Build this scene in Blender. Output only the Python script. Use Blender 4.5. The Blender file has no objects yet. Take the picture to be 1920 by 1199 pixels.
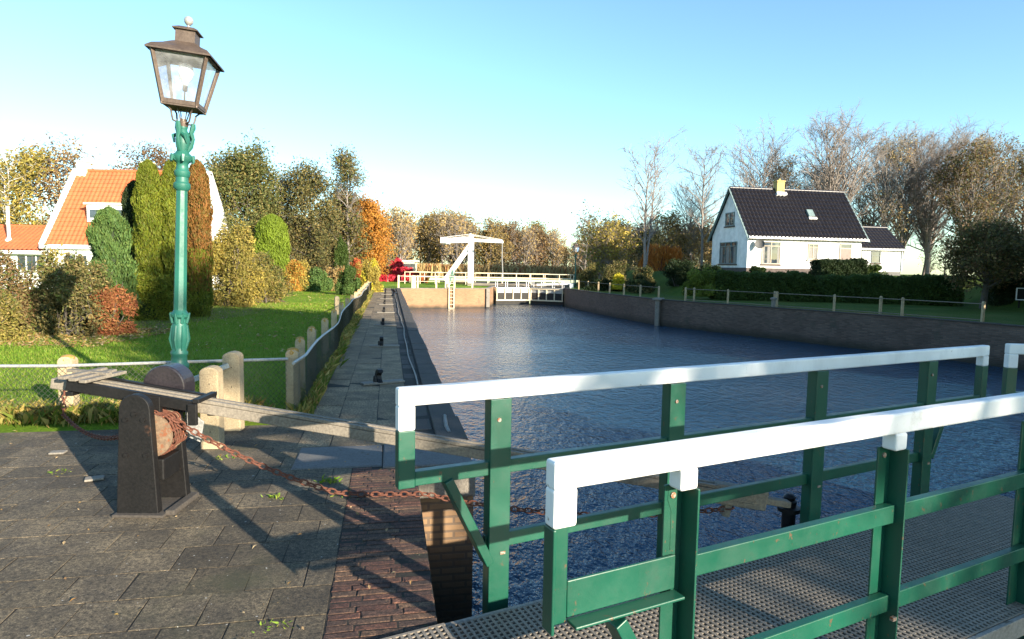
EXPO = 1.56
import bpy, math, random
import numpy as np
from mathutils import Vector, Matrix, geometry

sc = bpy.context.scene
COL = sc.collection
PI = math.pi
D2R = math.radians

# ------------------------------------------------------------------ helpers
def tag(o, label=None, cat=None, group=None, kind=None):
    if label: o['label'] = label
    if cat: o['category'] = cat
    if group: o['group'] = group
    if kind: o['kind'] = kind
    return o

def empty(name, loc=(0, 0, 0), rz=0.0, label=None, cat=None, group=None):
    o = bpy.data.objects.new(name, None)
    o.empty_display_size = 0.2
    COL.objects.link(o)
    o.location = loc
    o.rotation_euler = (0, 0, rz)
    return tag(o, label, cat, group)

def link(name, me, mats, parent=None):
    o = bpy.data.objects.new(name, me)
    COL.objects.link(o)
    if not isinstance(mats, (list, tuple)): mats = [mats]
    if len(me.materials) == 0:
        for m in mats: me.materials.append(m)
    if parent is not None: o.parent = parent
    return o

class MB:
    """collects polygons and links them as one mesh object"""
    def __init__(s):
        s.v = []; s.f = []; s.mi = []; s.m = 0
    def add(s, vs, fs):
        o = len(s.v)
        s.v.extend([tuple(v) for v in vs])
        for f in fs:
            s.f.append(tuple(i + o for i in f)); s.mi.append(s.m)
        return s
    def box(s, c, d, R=None):
        c = Vector(c); hx, hy, hz = d[0] / 2, d[1] / 2, d[2] / 2
        vs = [Vector((x, y, z)) for z in (-hz, hz) for y in (-hy, hy) for x in (-hx, hx)]
        if R is not None: vs = [R @ v for v in vs]
        return s.add([v + c for v in vs], [(0, 2, 3, 1), (4, 5, 7, 6), (0, 1, 5, 4), (1, 3, 7, 5), (3, 2, 6, 7), (2, 0, 4, 6)])
    def beam(s, p0, p1, w, h, up=(0, 0, 1)):
        p0 = Vector(p0); p1 = Vector(p1); d = (p1 - p0)
        L = d.length; x = d / L
        y = Vector(up).cross(x).normalized(); z = x.cross(y)
        R = Matrix((x, y, z)).transposed()
        return s.box((p0 + p1) / 2, (L, w, h), R)
    def tube(s, pts, rad, n=8, cap=True, up=(0.13, 0.21, 0.97)):
        pts = [Vector(p) for p in pts]
        if not hasattr(rad, '__len__'): rad = [rad] * len(pts)
        rings = []; fs = []
        prev = None
        for i, p in enumerate(pts):
            t = (pts[min(i + 1, len(pts) - 1)] - pts[max(i - 1, 0)]).normalized()
            if prev is None:
                a = Vector(up).cross(t)
                if a.length < 1e-3: a = Vector((1, 0, 0)).cross(t)
            else:
                a = prev - t * prev.dot(t)
            a.normalize(); prev = a
            b = t.cross(a)
            for k in range(n):
                q = 2 * PI * k / n
                rings.append(p + (a * math.cos(q) + b * math.sin(q)) * rad[i])
        for i in range(len(pts) - 1):
            for k in range(n):
                fs.append((i * n + k, i * n + (k + 1) % n, (i + 1) * n + (k + 1) % n, (i + 1) * n + k))
        if cap:
            fs.append(tuple(reversed(range(n)))); fs.append(tuple(range((len(pts) - 1) * n, len(pts) * n)))
        return s.add(rings, fs)
    def lathe(s, prof, n=24, c=(0, 0, 0), R=None, rot=0.0):
        c = Vector(c); vs = []; fs = []
        for (r, z) in prof:
            for k in range(n):
                q = 2 * PI * k / n + rot
                v = Vector((r * math.cos(q), r * math.sin(q), z))
                vs.append((R @ v if R is not None else v) + c)
        for i in range(len(prof) - 1):
            for k in range(n):
                fs.append((i * n + k, i * n + (k + 1) % n, (i + 1) * n + (k + 1) % n, (i + 1) * n + k))
        fs.append(tuple(reversed(range(n)))); fs.append(tuple(range((len(prof) - 1) * n, len(prof) * n)))
        return s.add(vs, fs)
    def prism(s, poly, ext, f):
        """poly: 2D points (counter-clockwise), f(a, b, t) -> 3D, extruded t = ext[0]..ext[1]"""
        n = len(poly)
        vs = [f(a, b, ext[0]) for a, b in poly] + [f(a, b, ext[1]) for a, b in poly]
        fs = [tuple(reversed(range(n))), tuple(range(n, 2 * n))]
        for k in range(n): fs.append((k, (k + 1) % n, n + (k + 1) % n, n + k))
        return s.add(vs, fs)
    def build(s, name, mats, parent=None, smooth=False, bevel=0.0, seg=2, fix=False):
        me = bpy.data.meshes.new(name)
        me.from_pydata(s.v, [], s.f)
        if not isinstance(mats, (list, tuple)): mats = [mats]
        for m in mats: me.materials.append(m)
        if len(mats) > 1: me.polygons.foreach_set('material_index', s.mi)
        if fix:
            import bmesh
            b = bmesh.new(); b.from_mesh(me); bmesh.ops.recalc_face_normals(b, faces=b.faces); b.to_mesh(me); b.free()
        if smooth:
            me.polygons.foreach_set('use_smooth', [True] * len(me.polygons))
            me.set_sharp_from_angle(angle=D2R(40))
        me.update()
        o = link(name, me, mats, parent)
        if bevel:
            md = o.modifiers.new('bevel', 'BEVEL'); md.width = bevel; md.segments = seg; md.limit_method = 'ANGLE'; md.angle_limit = D2R(35)
            md.harden_normals = False
        return o

def np_mesh(name, V, F, mat, parent=None, smooth=False):
    """V (n,3), F (m,k)"""
    V = np.asarray(V, dtype=np.float32); F = np.asarray(F, dtype=np.int32)
    me = bpy.data.meshes.new(name)
    m, k = F.shape
    me.vertices.add(len(V)); me.vertices.foreach_set('co', V.ravel())
    me.loops.add(m * k); me.loops.foreach_set('vertex_index', F.ravel())
    me.polygons.add(m)
    me.polygons.foreach_set('loop_start', np.arange(0, m * k, k, dtype=np.int32))
    me.polygons.foreach_set('loop_total', np.full(m, k, dtype=np.int32))
    me.polygons.foreach_set('use_smooth', np.full(m, bool(smooth)))
    me.update(calc_edges=True); me.validate()
    return link(name, me, mat, parent)

# ------------------------------------------------------------------ materials
def nodes(name):
    m = bpy.data.materials.new(name); m.use_nodes = True
    nt = m.node_tree; nt.nodes.clear()
    out = nt.nodes.new('ShaderNodeOutputMaterial')
    return m, nt, out

def N(nt, typ, **kw):
    n = nt.nodes.new(typ)
    for k, v in kw.items():
        if hasattr(n, k): setattr(n, k, v)
        else: n.inputs[k.replace('_', ' ')].default_value = v
    return n

def ramp(nt, stops, fac):
    r = nt.nodes.new('ShaderNodeValToRGB')
    e = r.color_ramp.elements
    while len(e) < len(stops): e.new(0.5)
    for i, (p, c) in enumerate(stops):
        e[i].position = p; e[i].color = (c[0], c[1], c[2], 1)
    nt.links.new(fac, r.inputs[0])
    return r.outputs[0]

def mix(nt, fac, a, b, typ='MIX'):
    m = nt.nodes.new('ShaderNodeMix'); m.data_type = 'RGBA'; m.blend_type = typ
    for sck, v in ((m.inputs[0], fac), (m.inputs[6], a), (m.inputs[7], b)):
        if hasattr(v, 'is_linked') or hasattr(v, 'links'): nt.links.new(v, sck)
        elif isinstance(v, (int, float)): sck.default_value = v
        else: sck.default_value = (v[0], v[1], v[2], 1)
    return m.outputs[2]

def noise(nt, scale, detail=4, rough=.55, vec=None, dim='3D'):
    n = nt.nodes.new('ShaderNodeTexNoise'); n.inputs['Scale'].default_value = scale
    n.inputs['Detail'].default_value = detail; n.inputs['Roughness'].default_value = rough
    if vec is not None: nt.links.new(vec, n.inputs['Vector'])
    return n.outputs['Fac']

def coords(nt, kind='Object', scale=None, rot=None):
    t = nt.nodes.new('ShaderNodeTexCoord')
    o = t.outputs[kind]
    if scale or rot:
        mp = nt.nodes.new('ShaderNodeMapping')
        if scale: mp.inputs['Scale'].default_value = scale
        if rot: mp.inputs['Rotation'].default_value = rot
        nt.links.new(o, mp.inputs['Vector']); o = mp.outputs[0]
    return o

def bump(nt, h, strength=.3, dist=.01, normal=None):
    b = nt.nodes.new('ShaderNodeBump'); b.inputs['Strength'].default_value = strength; b.inputs['Distance'].default_value = dist
    nt.links.new(h, b.inputs['Height'])
    if normal is not None: nt.links.new(normal, b.inputs['Normal'])
    return b.outputs[0]

def princ(nt, out, color, rough=.6, metal=0.0, normal=None, spec=.5, coat=0.0):
    p = nt.nodes.new('ShaderNodeBsdfPrincipled')
    for nm, v in (('Base Color', color), ('Roughness', rough), ('Metallic', metal), ('Specular IOR Level', spec), ('Coat Weight', coat)):
        if hasattr(v, 'links'): nt.links.new(v, p.inputs[nm])
        elif isinstance(v, (int, float)): p.inputs[nm].default_value = v
        else: p.inputs[nm].default_value = (v[0], v[1], v[2], 1)
    if normal is not None: nt.links.new(normal, p.inputs['Normal'])
    nt.links.new(p.outputs[0], out.inputs[0])
    return p

def mat_worn(name, c1, c2, scale=6, rough=.6, bs=.25, bd=.004, c3=None, t3=.62, metal=0.0, fine=60, spec=.5):
    """two-tone noise with optional third colour as patches (rust, lichen, dirt)"""
    m, nt, out = nodes(name)
    v = coords(nt)
    n1 = noise(nt, scale, 6, .6, v); n2 = noise(nt, fine, 3, .6, v)
    col = ramp(nt, [(.3, c1), (.7, c2)], n1)
    col = mix(nt, .35, col, ramp(nt, [(.35, [x * .55 for x in c1]), (.65, [min(1, x * 1.35) for x in c2])], n2))
    if c3 is not None:
        n3 = noise(nt, scale * 1.7, 8, .65, coords(nt, 'Object', (1, 1, 1), (.4, .7, .2)))
        f = ramp(nt, [(t3, (0, 0, 0)), (t3 + .07, (1, 1, 1))], n3)
        col = mix(nt, f, col, c3)
    princ(nt, out, col, rough, metal, bump(nt, n2, bs, bd), spec)
    return m

def mat_paint(name, c, rough=.35, dirt=.25, dirtc=(.12, .1, .07), scale=9, chip=.745):
    m, nt, out = nodes(name)
    v = coords(nt)
    n1 = noise(nt, scale, 8, .7, v); n2 = noise(nt, 70, 2, .5, v); n3 = noise(nt, 2.2, 3, .5, v)
    col = mix(nt, ramp(nt, [(.35, (0, 0, 0)), (.75, (1, 1, 1))], n3), [x * .82 for x in c], [min(1, x * 1.1) for x in c])
    col = mix(nt, ramp(nt, [(.60, (0, 0, 0)), (.78, (dirt, dirt, dirt))], n1), col, dirtc)
    n4 = noise(nt, 26, 5, .7, coords(nt, 'Object', (1, 1, .6), (.3, .2, .9))); n5 = noise(nt, 4, 5, .65, coords(nt, 'Object', (1, 1, .25)))
    col = mix(nt, ramp(nt, [(.52, (0, 0, 0)), (.75, (dirt * .6,) * 3)], n5), col, [x * .45 + .03 for x in c])
    col = mix(nt, ramp(nt, [(chip, (0, 0, 0)), (chip + .015, (.85, .85, .85))], n4), col, (.10, .055, .03))
    r = ramp(nt, [(.3, (rough * .8,) * 3), (.7, (rough * 1.35,) * 3)], n1)
    princ(nt, out, col, r, 0, bump(nt, mix(nt, .5, n2, n4), .2, .003))
    return m

def mat_leaf(name, stops, clump=1.2, trans=.25, dark=.45):
    """leaf colour varies leaf by leaf and clump by clump"""
    m, nt, out = nodes(name)
    g = nt.nodes.new('ShaderNodeNewGeometry')
    col = ramp(nt, stops, g.outputs['Random Per Island'])
    n1 = noise(nt, clump, 3, .6, coords(nt))
    col = mix(nt, ramp(nt, [(.35, (dark,) * 3), (.62, (0, 0, 0))], n1), col, [x * .5 for x in stops[0][1]])
    d = nt.nodes.new('ShaderNodeBsdfPrincipled'); nt.links.new(col, d.inputs['Base Color']); d.inputs['Roughness'].default_value = .6
    d.inputs['Specular IOR Level'].default_value = .25
    t = nt.nodes.new('ShaderNodeBsdfTranslucent'); nt.links.new(col, t.inputs['Color'])
    mx = nt.nodes.new('ShaderNodeMixShader'); mx.inputs[0].default_value = trans
    nt.links.new(d.outputs[0], mx.inputs[1]); nt.links.new(t.outputs[0], mx.inputs[2]); nt.links.new(mx.outputs[0], out.inputs[0])
    return m

def even(*cs):
    n = len(cs) - 1
    return [(i / max(1, n), c) for i, c in enumerate(cs)]

M = {}
M['green'] = mat_paint('green paint', (.006, .072, .043), .36, .6, (.012, .036, .022), chip=.645)
M['edge'] = mat_worn('deck edge steel', (.16, .15, .13), (.26, .24, .21), 7, .6, .3, .002, (.08, .06, .04), .6)
M['rustbolt'] = mat_worn('rusty bolt', (.16, .13, .10), (.30, .27, .23), 40, .6, .2, .001, (.22, .08, .03), .5)
M['greendark'] = mat_paint('old dark green paint', (.006, .07, .04), .4)
M['lampgreen'] = mat_paint('lamp green paint', (.020, .13, .095), .45, .5, (.02, .06, .045), 14)
M['white'] = mat_paint('white paint', (.80, .79, .77), .42, .7, (.34, .30, .24), 5, chip=.68)
M['plainwhite'] = mat_paint('white wall paint', (.82, .82, .81), .6, .25, (.55, .53, .5), 2)
M['black'] = mat_worn('black tarred steel', (.005, .005, .005), (.012, .011, .011), 5, .5, .3, .003, (.05, .026, .016), .65, spec=.3)
M['blackgloss'] = mat_worn('dark bitumen paint', (.010, .009, .012), (.03, .025, .028), 4, .3, .2, .002)
M['rust'] = mat_worn('rusty iron', (.16, .052, .026), (.075, .028, .018), 25, .85, .4, .002, (.34, .11, .045), .62)
M['rustdark'] = mat_worn('dark rusty drum', (.13, .08, .05), (.21, .145, .09), 12, .8, .4, .002, (.20, .07, .03), .55)
M['concrete'] = mat_worn('post concrete', (.30, .22, .13), (.43, .34, .21), 10, .9, .8, .006, (.55, .36, .08), .66, fine=90)
M['lichen'] = mat_worn('lichen on post top', (.42, .22, .03), (.30, .19, .06), 25, .95, .7, .006, (.45, .40, .30), .6, fine=90)
M['steel'] = mat_worn('galvanised steel', (.30, .30, .29), (.45, .45, .43), 12, .5, .2, .002, (.25, .22, .18), .68, .4)
M['wire'] = mat_worn('fence wire', (.030, .034, .028), (.07, .07, .055), 12, .6, .2, .001, None, .6, .3)
M['greywood'] = mat_worn('weathered grey timber', (.13, .112, .088), (.22, .19, .15), 3, .85, .4, .004, (.13, .11, .08), .63)
M['slab'] = mat_worn('concrete slab', (.10, .098, .094), (.14, .136, .13), 3, .9, .5, .003, (.075, .07, .06), .63)
M['stone'] = mat_worn('coping stone', (.15, .135, .115), (.23, .205, .17), 4, .9, .6, .006, (.10, .09, .06), .6)
M['darkstone'] = mat_worn('dark stone', (.035, .03, .026), (.07, .058, .047), 4, .9, .6, .006, (.05, .055, .03), .6)
M['copper'] = mat_worn('brown copper', (.075, .052, .040), (.135, .098, .074), 9, .5, .3, .002, (.35, .33, .30), .68, .35)
M['grating'] = mat_worn('grating', (.15, .125, .095), (.22, .185, .145), 8, .6, .3, .001, (.16, .14, .11), .62)
M['pit'] = mat_worn('dark gate timber', (.012, .011, .010), (.03, .027, .022), 5, .8, .3, .004)
M['bark'] = mat_worn('grey bark', (.15, .125, .105), (.27, .235, .205), 3, .95, .6, .02, (.14, .15, .08), .62)
M['darkbark'] = mat_worn('dark bark', (.06, .05, .04), (.12, .10, .08), 3, .95, .6, .02, (.08, .09, .04), .62)
M['birch'] = mat_worn('birch bark', (.55, .51, .46), (.70, .66, .60), 4, .8, .4, .01, (.07, .06, .05), .63)
M['twig'] = mat_worn('pale twigs', (.20, .165, .14), (.31, .26, .225), 2, .9, .3, .01)
M['roofblack'] = mat_worn('glazed black tile', (.012, .010, .012), (.028, .024, .026), 3, .36, .2, .004, (.07, .06, .05), .66)
M['rooforange'] = mat_worn('orange clay tile', (.46, .098, .034), (.57, .145, .05), 2.5, .75, .4, .005, (.36, .12, .05), .64)
M['yellow'] = mat_worn('yellow render', (.36, .26, .09), (.46, .35, .14), 4, .9, .4, .004, (.14, .11, .06), .6)
M['cream'] = mat_worn('cream render', (.62, .50, .33), (.74, .64, .46), 5, .9, .4, .004, (.5, .36, .2), .64)
M['plinth'] = mat_worn('dark plinth', (.06, .045, .04), (.11, .085, .075), 4, .85, .3, .004)
M['door'] = mat_paint('brown door', (.10, .045, .03), .4)
M['greendoor'] = mat_paint('dark green door', (.012, .035, .025), .4)
M['frame'] = mat_paint('brown cream frame', (.40, .33, .23), .5)
M['greyframe'] = mat_paint('grey green frame', (.16, .22, .22), .5)
M['curtain'] = mat_worn('net curtain', (.20, .19, .175), (.30, .29, .27), 9, .9, .1, .002)
M['red'] = mat_leaf('red creeper', even((.62, .03, .06), (.75, .06, .11), (.6, .09, .06)), 1.2, .3)

def mat_glass(name, tint=(.03, .04, .05), rough=.04):
    m, nt, out = nodes(name)
    n = noise(nt, 1.2, 2, .5, coords(nt))
    princ(nt, out, ramp(nt, [(.4, tint), (.7, [x * 2.2 for x in tint])], n), rough, 0, None, .9)
    return m
M['pane'] = mat_glass('window pane')
def mat_lampglass():
    m, nt, out = nodes('lantern glass')
    g = nt.nodes.new('ShaderNodeBsdfGlossy'); g.inputs['Roughness'].default_value = .05
    t = nt.nodes.new('ShaderNodeBsdfTransparent'); t.inputs['Color'].default_value = (.86, .89, .93, 1)
    d = nt.nodes.new('ShaderNodeBsdfDiffuse'); d.inputs['Color'].default_value = (.75, .77, .8, 1)
    n = noise(nt, 7, 5, .6, coords(nt))
    f = ramp(nt, [(.35, (.10,) * 3), (.75, (.34,) * 3)], n)
    fr = nt.nodes.new('ShaderNodeFresnel'); fr.inputs['IOR'].default_value = 1.45
    m1 = nt.nodes.new('ShaderNodeMixShader'); m2 = nt.nodes.new('ShaderNodeMixShader')
    nt.links.new(f, m1.inputs[0]); nt.links.new(t.outputs[0], m1.inputs[1]); nt.links.new(d.outputs[0], m1.inputs[2])
    nt.links.new(fr.outputs[0], m2.inputs[0]); nt.links.new(m1.outputs[0], m2.inputs[1]); nt.links.new(g.outputs[0], m2.inputs[2])
    nt.links.new(m2.outputs[0], out.inputs[0])
    return m
M['lampglass'] = mat_lampglass()

def mat_brick(name, c1, c2, mortar, bw=.22, bh=.065, rot=(PI / 2, 0, 0), wet=None, stain=(.05, .05, .035), st=.58, ms=.012, vec=None):
    """brickwork; algae darkening towards the water line is real growth on the wall"""
    m, nt, out = nodes(name)
    v = coords(nt, 'UV')
    b = nt.nodes.new('ShaderNodeTexBrick'); nt.links.new(v, b.inputs['Vector'])
    b.inputs['Scale'].default_value = 1; b.inputs['Brick Width'].default_value = bw; b.inputs['Row Height'].default_value = bh
    b.inputs['Mortar Size'].default_value = ms; b.inputs['Mortar Smooth'].default_value = .2
    b.inputs['Color1'].default_value = (*c1, 1); b.inputs['Color2'].default_value = (*c2, 1); b.inputs['Mortar'].default_value = (*mortar, 1)
    n1 = noise(nt, 1.3, 8, .65, coords(nt)); n2 = noise(nt, 45, 3, .6, coords(nt)); n3 = noise(nt, .5, 4, .6, coords(nt))
    col = mix(nt, ramp(nt, [(.38, (0, 0, 0)), (.7, (.5, .5, .5))], n3), b.outputs['Color'], [x * .6 for x in c1])
    col = mix(nt, ramp(nt, [(st, (0, 0, 0)), (st + .12, (.75, .75, .75))], n1), col, stain)
    if wet is not None:
        sx = nt.nodes.new('ShaderNodeSeparateXYZ'); nt.links.new(coords(nt), sx.inputs[0])
        ad = nt.nodes.new('ShaderNodeMath'); ad.operation = 'MULTIPLY_ADD'; ad.inputs[1].default_value = .5; nt.links.new(n1, ad.inputs[0]); nt.links.new(sx.outputs[2], ad.inputs[2])
        f = ramp(nt, [(.0, (1, 1, 1)), (1.0, (0, 0, 0))], ad.outputs[0])
        mr = nt.nodes.new('ShaderNodeMapRange'); mr.inputs[1].default_value = wet[0]; mr.inputs[2].default_value = wet[1]; mr.inputs[3].default_value = .85; mr.inputs[4].default_value = 0
        nt.links.new(ad.outputs[0], mr.inputs[0])
        col = mix(nt, mr.outputs[0], col, (.018, .02, .012))
    hb = mix(nt, .3, b.outputs['Fac'], n2)
    inv = nt.nodes.new('ShaderNodeInvert'); nt.links.new(hb, inv.inputs[1])
    princ(nt, out, col, .85, 0, bump(nt, inv.outputs[0], .6, .008))
    return m
M['wallbrick'] = mat_brick('dark purple quay brick', (.085, .054, .040), (.155, .105, .080), (.10, .08, .066), wet=(-1.2, -.85))
M['sunbrick'] = mat_brick('orange quay brick', (.27, .135, .062), (.35, .19, .095), (.27, .19, .12), wet=(-1.25, -.95), st=.60)
M['oldbrick'] = mat_brick('mossy brown lock brick', (.20, .12, .065), (.30, .19, .10), (.14, .10, .07), wet=(-1.0, -.45), stain=(.10, .07, .03), st=.52)

def mat_island(name, stops, scale=5, spots=(.55, .54, .5), spot_t=.77, moss=(.06, .07, .025), moss_t=.62, rough=.9, fine=120, streak=None):
    """paving: each tile its own tone, plus grain, moss patches and lichen spots"""
    m, nt, out = nodes(name)
    g = nt.nodes.new('ShaderNodeNewGeometry'); v = coords(nt)
    col = ramp(nt, stops, g.outputs['Random Per Island'])
    n1 = noise(nt, scale, 8, .65, v); n2 = noise(nt, fine, 4, .7, v); n3 = noise(nt, 1.1, 5, .6, v); n4 = noise(nt, 34, 2, .4, v); n6 = noise(nt, 38, 5, .75, v)
    col = mix(nt, .9, col, ramp(nt, [(.36, (.12, .12, .12)), (.66, (.88, .86, .82))], n2), 'OVERLAY')
    col = mix(nt, .95, col, ramp(nt, [(.36, (.12, .12, .12)), (.66, (.90, .88, .82))], n6), 'OVERLAY')
    n7 = noise(nt, 2.6, 6, .7, v); col = mix(nt, .8, col, ramp(nt, [(.34, (.22, .22, .23)), (.66, (.76, .74, .68))], n7), 'OVERLAY')
    col = mix(nt, ramp(nt, [(.4, (0, 0, 0)), (.75, (.6, .6, .6))], n1), col, [x * .5 for x in stops[0][1]])
    col = mix(nt, ramp(nt, [(moss_t, (0, 0, 0)), (moss_t + .14, (.7, .7, .7))], n3), col, moss)
    col = mix(nt, ramp(nt, [(spot_t, (0, 0, 0)), (spot_t + .03, (.7, .7, .7))], n4), col, spots)
    princ(nt, out, col, rough, 0, bump(nt, mix(nt, .5, n1, n2), .7, .005))
    return m
M['tile'] = mat_island('paving tile', even((.066, .053, .037), (.104, .085, .060), (.145, .118, .084), (.080, .066, .049)), 4, spot_t=.73, moss=(.05, .05, .022), moss_t=.55)
M['pathtile'] = mat_island('path tile', even((.17, .125, .078), (.21, .16, .104), (.26, .20, .13)), 3, moss=(.07, .06, .03), moss_t=.56)
M['klinker'] = mat_island('red clinker brick', even((.075, .034, .026), (.105, .05, .036), (.06, .034, .028), (.13, .078, .05), (.05, .032, .028)), 9, spot_t=.8)
M['joint'] = mat_worn('joint soil', (.012, .010, .008), (.026, .022, .015), 8, .95, .5, .01, (.04, .05, .015), .6)

def mat_grass(name, k=1.0):
    m, nt, out = nodes(name)
    v = coords(nt)
    n1 = noise(nt, .35, 6, .6, v); n2 = noise(nt, 30, 4, .7, v); n3 = noise(nt, 2.3, 6, .65, v); n4 = noise(nt, .11, 3, .5, v)
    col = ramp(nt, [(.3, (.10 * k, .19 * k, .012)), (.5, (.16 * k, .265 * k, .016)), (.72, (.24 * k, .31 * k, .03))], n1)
    col = mix(nt, .5, col, ramp(nt, [(.3, (.25, .25, .25)), (.7, (.75, .75, .75))], n2), 'OVERLAY')
    col = mix(nt, ramp(nt, [(.60, (0, 0, 0)), (.74, (.55, .55, .55))], n3), col, (.15, .10, .035))
    col = mix(nt, ramp(nt, [(.52, (0, 0, 0)), (.66, (.35, .35, .35))], n4), col, (.19, .13, .04))
    princ(nt, out, col, .95, 0, bump(nt, n2, 1.0, .06), .15)
    return m
M['grass'] = mat_grass('lawn grass'); M['grass_shade'] = mat_grass('shade darkened grass', .42)  # second one darkened: tree and hedge shade put into its colour
M['blade'] = mat_leaf('grass blades', even((.09, .18, .012), (.15, .26, .02), (.21, .30, .03), (.28, .26, .07)), .6, .3, .25)
M['dry'] = mat_leaf('dry grass', even((.30, .22, .05), (.40, .31, .10), (.12, .17, .02), (.07, .12, .015), (.26, .15, .04)), 1.5, .3, .3)
M['litter'] = mat_leaf('fallen leaves', even((.38, .24, .08), (.22, .11, .04), (.48, .36, .2), (.14, .08, .04), (.5, .35, .08)), 1.5, .1, .2)
M['soil'] = mat_worn('border soil', (.10, .06, .03), (.2, .12, .055), 4, .95, .8, .03, (.28, .2, .06), .56)

L = {
 'olive': even((.07, .095, .028), (.12, .14, .04), (.18, .165, .05), (.27, .21, .07)),
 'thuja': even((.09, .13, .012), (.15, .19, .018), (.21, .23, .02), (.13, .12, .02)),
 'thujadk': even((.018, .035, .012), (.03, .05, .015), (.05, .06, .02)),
 'rusty': even((.13, .10, .02), (.24, .10, .03), (.33, .15, .04), (.13, .13, .025)),
 'bright': even((.16, .24, .02), (.22, .29, .03), (.13, .18, .015)),
 'yellow': even((.40, .30, .05), (.50, .38, .09), (.30, .24, .05), (.22, .2, .05)),
 'yelgreen': even((.22, .19, .04), (.32, .26, .06), (.14, .14, .03), (.36, .25, .09)),
 'orange': even((.48, .20, .03), (.56, .28, .05), (.40, .15, .025), (.34, .2, .05)),
 'brown': even((.16, .09, .04), (.24, .14, .06), (.10, .07, .03), (.30, .19, .09)),
 'darkolive': even((.06, .07, .026), (.11, .11, .036), (.18, .15, .05), (.30, .22, .08)),
 'redbr': even((.34, .10, .05), (.25, .09, .04), (.40, .18, .06), (.16, .10, .03)),
 'mixed': even((.09, .13, .03), (.16, .18, .045), (.24, .17, .07), (.13, .10, .05), (.38, .29, .11)),
 'juniper': even((.07, .14, .035), (.11, .19, .05), (.15, .21, .05)),
 'hedge': even((.04, .075, .014), (.06, .10, .018), (.085, .12, .025)),
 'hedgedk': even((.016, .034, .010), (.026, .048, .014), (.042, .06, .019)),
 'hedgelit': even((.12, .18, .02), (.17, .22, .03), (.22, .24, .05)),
 'willow': even((.62, .22, .04), (.52, .17, .03), (.66, .32, .08)),
 'gold': even((.60, .50, .03), (.66, .58, .06), (.45, .42, .04)),
 'redfl': even((.45, .05, .03), (.5, .12, .04), (.38, .2, .04)),
 'wood': even((.34, .23, .08), (.42, .30, .11), (.22, .17, .06), (.48, .32, .10), (.16, .14, .05)),
 'tan': even((.46, .33, .14), (.52, .38, .16), (.36, .26, .10), (.40, .22, .08)),
}
LM = {k: mat_leaf('leaves ' + k, v, 1.0 if k not in ('wood',) else .25) for k, v in L.items()}
# ------------------------------------------------------------------ camera, sun, sky
cam = bpy.data.cameras.new('camera'); camo = bpy.data.objects.new('camera', cam); COL.objects.link(camo); sc.camera = camo
cam.sensor_width = 36; cam.lens = 36 * 1190 / 1920; cam.clip_end = 3000; cam.clip_start = .05
camo.matrix_world = Matrix.Translation((0, 0, 1.72)) @ Matrix.Rotation(D2R(90 - 4.73), 4, 'X') @ Matrix.Rotation(D2R(1.0), 4, 'Z')

SUN_EL, SUN_AZ = D2R(15.2), math.atan2(.68, -.73)
sd = Vector((math.sin(SUN_AZ) * math.cos(SUN_EL), math.cos(SUN_AZ) * math.cos(SUN_EL), math.sin(SUN_EL)))
sun = bpy.data.lights.new('sun', 'SUN'); sun.energy = 5.0; sun.angle = D2R(.5); sun.color = (1, .88, .70)
suno = bpy.data.objects.new('sun', sun); COL.objects.link(suno); suno.rotation_euler = sd.to_track_quat('Z', 'Y').to_euler()
w = bpy.data.worlds.new('World'); sc.world = w; w.use_nodes = True
nt = w.node_tree; nt.nodes.clear()
sky = nt.nodes.new('ShaderNodeTexSky'); sky.sky_type = 'NISHITA'; sky.sun_disc = False
sky.sun_elevation = SUN_EL; sky.sun_rotation = SUN_AZ; sky.air_density = 1.0; sky.dust_density = .25; sky.ozone_density = 1.4; sky.altitude = 0
bg = nt.nodes.new('ShaderNodeBackground'); bg.inputs[1].default_value = .105
wo = nt.nodes.new('ShaderNodeOutputWorld')
tint = nt.nodes.new('ShaderNodeMix'); tint.data_type = 'RGBA'; tint.blend_type = 'MULTIPLY'; tint.inputs[0].default_value = 1
tint.inputs[7].default_value = (.79, 1.0, 1.10, 1)
nt.links.new(sky.outputs[0], tint.inputs[6]); nt.links.new(tint.outputs[2], bg.inputs[0]); nt.links.new(bg.outputs[0], wo.inputs[0])
sc.view_settings.view_transform = 'Standard'; sc.view_settings.look = 'None'; sc.view_settings.exposure = EXPO; sc.view_settings.gamma = 1

# ------------------------------------------------------------------ ground frame of the left quay: u across (towards the water), v along
QX, QY = -.31, 5.4
def q(u, v, z=0.0): return Vector((QX + .981 * u - .193 * v, QY + .193 * u + .981 * v, z))
RQ = math.atan2(.193, .981)

# the water's edge, clockwise from the near left
LEFT = [(2.4, -70), (2.2, -3), (1.7, .3), (.35, 1.45), (-.05, 1.5), tuple(q(-.5, .0)[:2]), tuple(q(0, 0)[:2]), (-8.35, 47.0)]
FARL = [(-8.35, 47.0), (-1.9, 50.2), (-1.5, 57.5)]
FARO = [(-1.5, 57.5), (-6, 63.5), (-10, 76), (-12, 92)]
FARR = [(16, 92), (12, 76), (9, 63.5), (4.6, 57.5)]
RIGHT = [(4.6, 57.5), (4.45, 53), (6.2, 44.6), (8.45, 36.6), (12.65, 30.1), (15.8, 25.3), (17.6, 21.4), (19.2, 16.5), (13, 6.9), (10.2, 5.0), (10.2, 1), (9.0, -70)]
loop = LEFT + FARL[1:] + FARO[1:] + FARR + RIGHT[1:]

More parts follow.
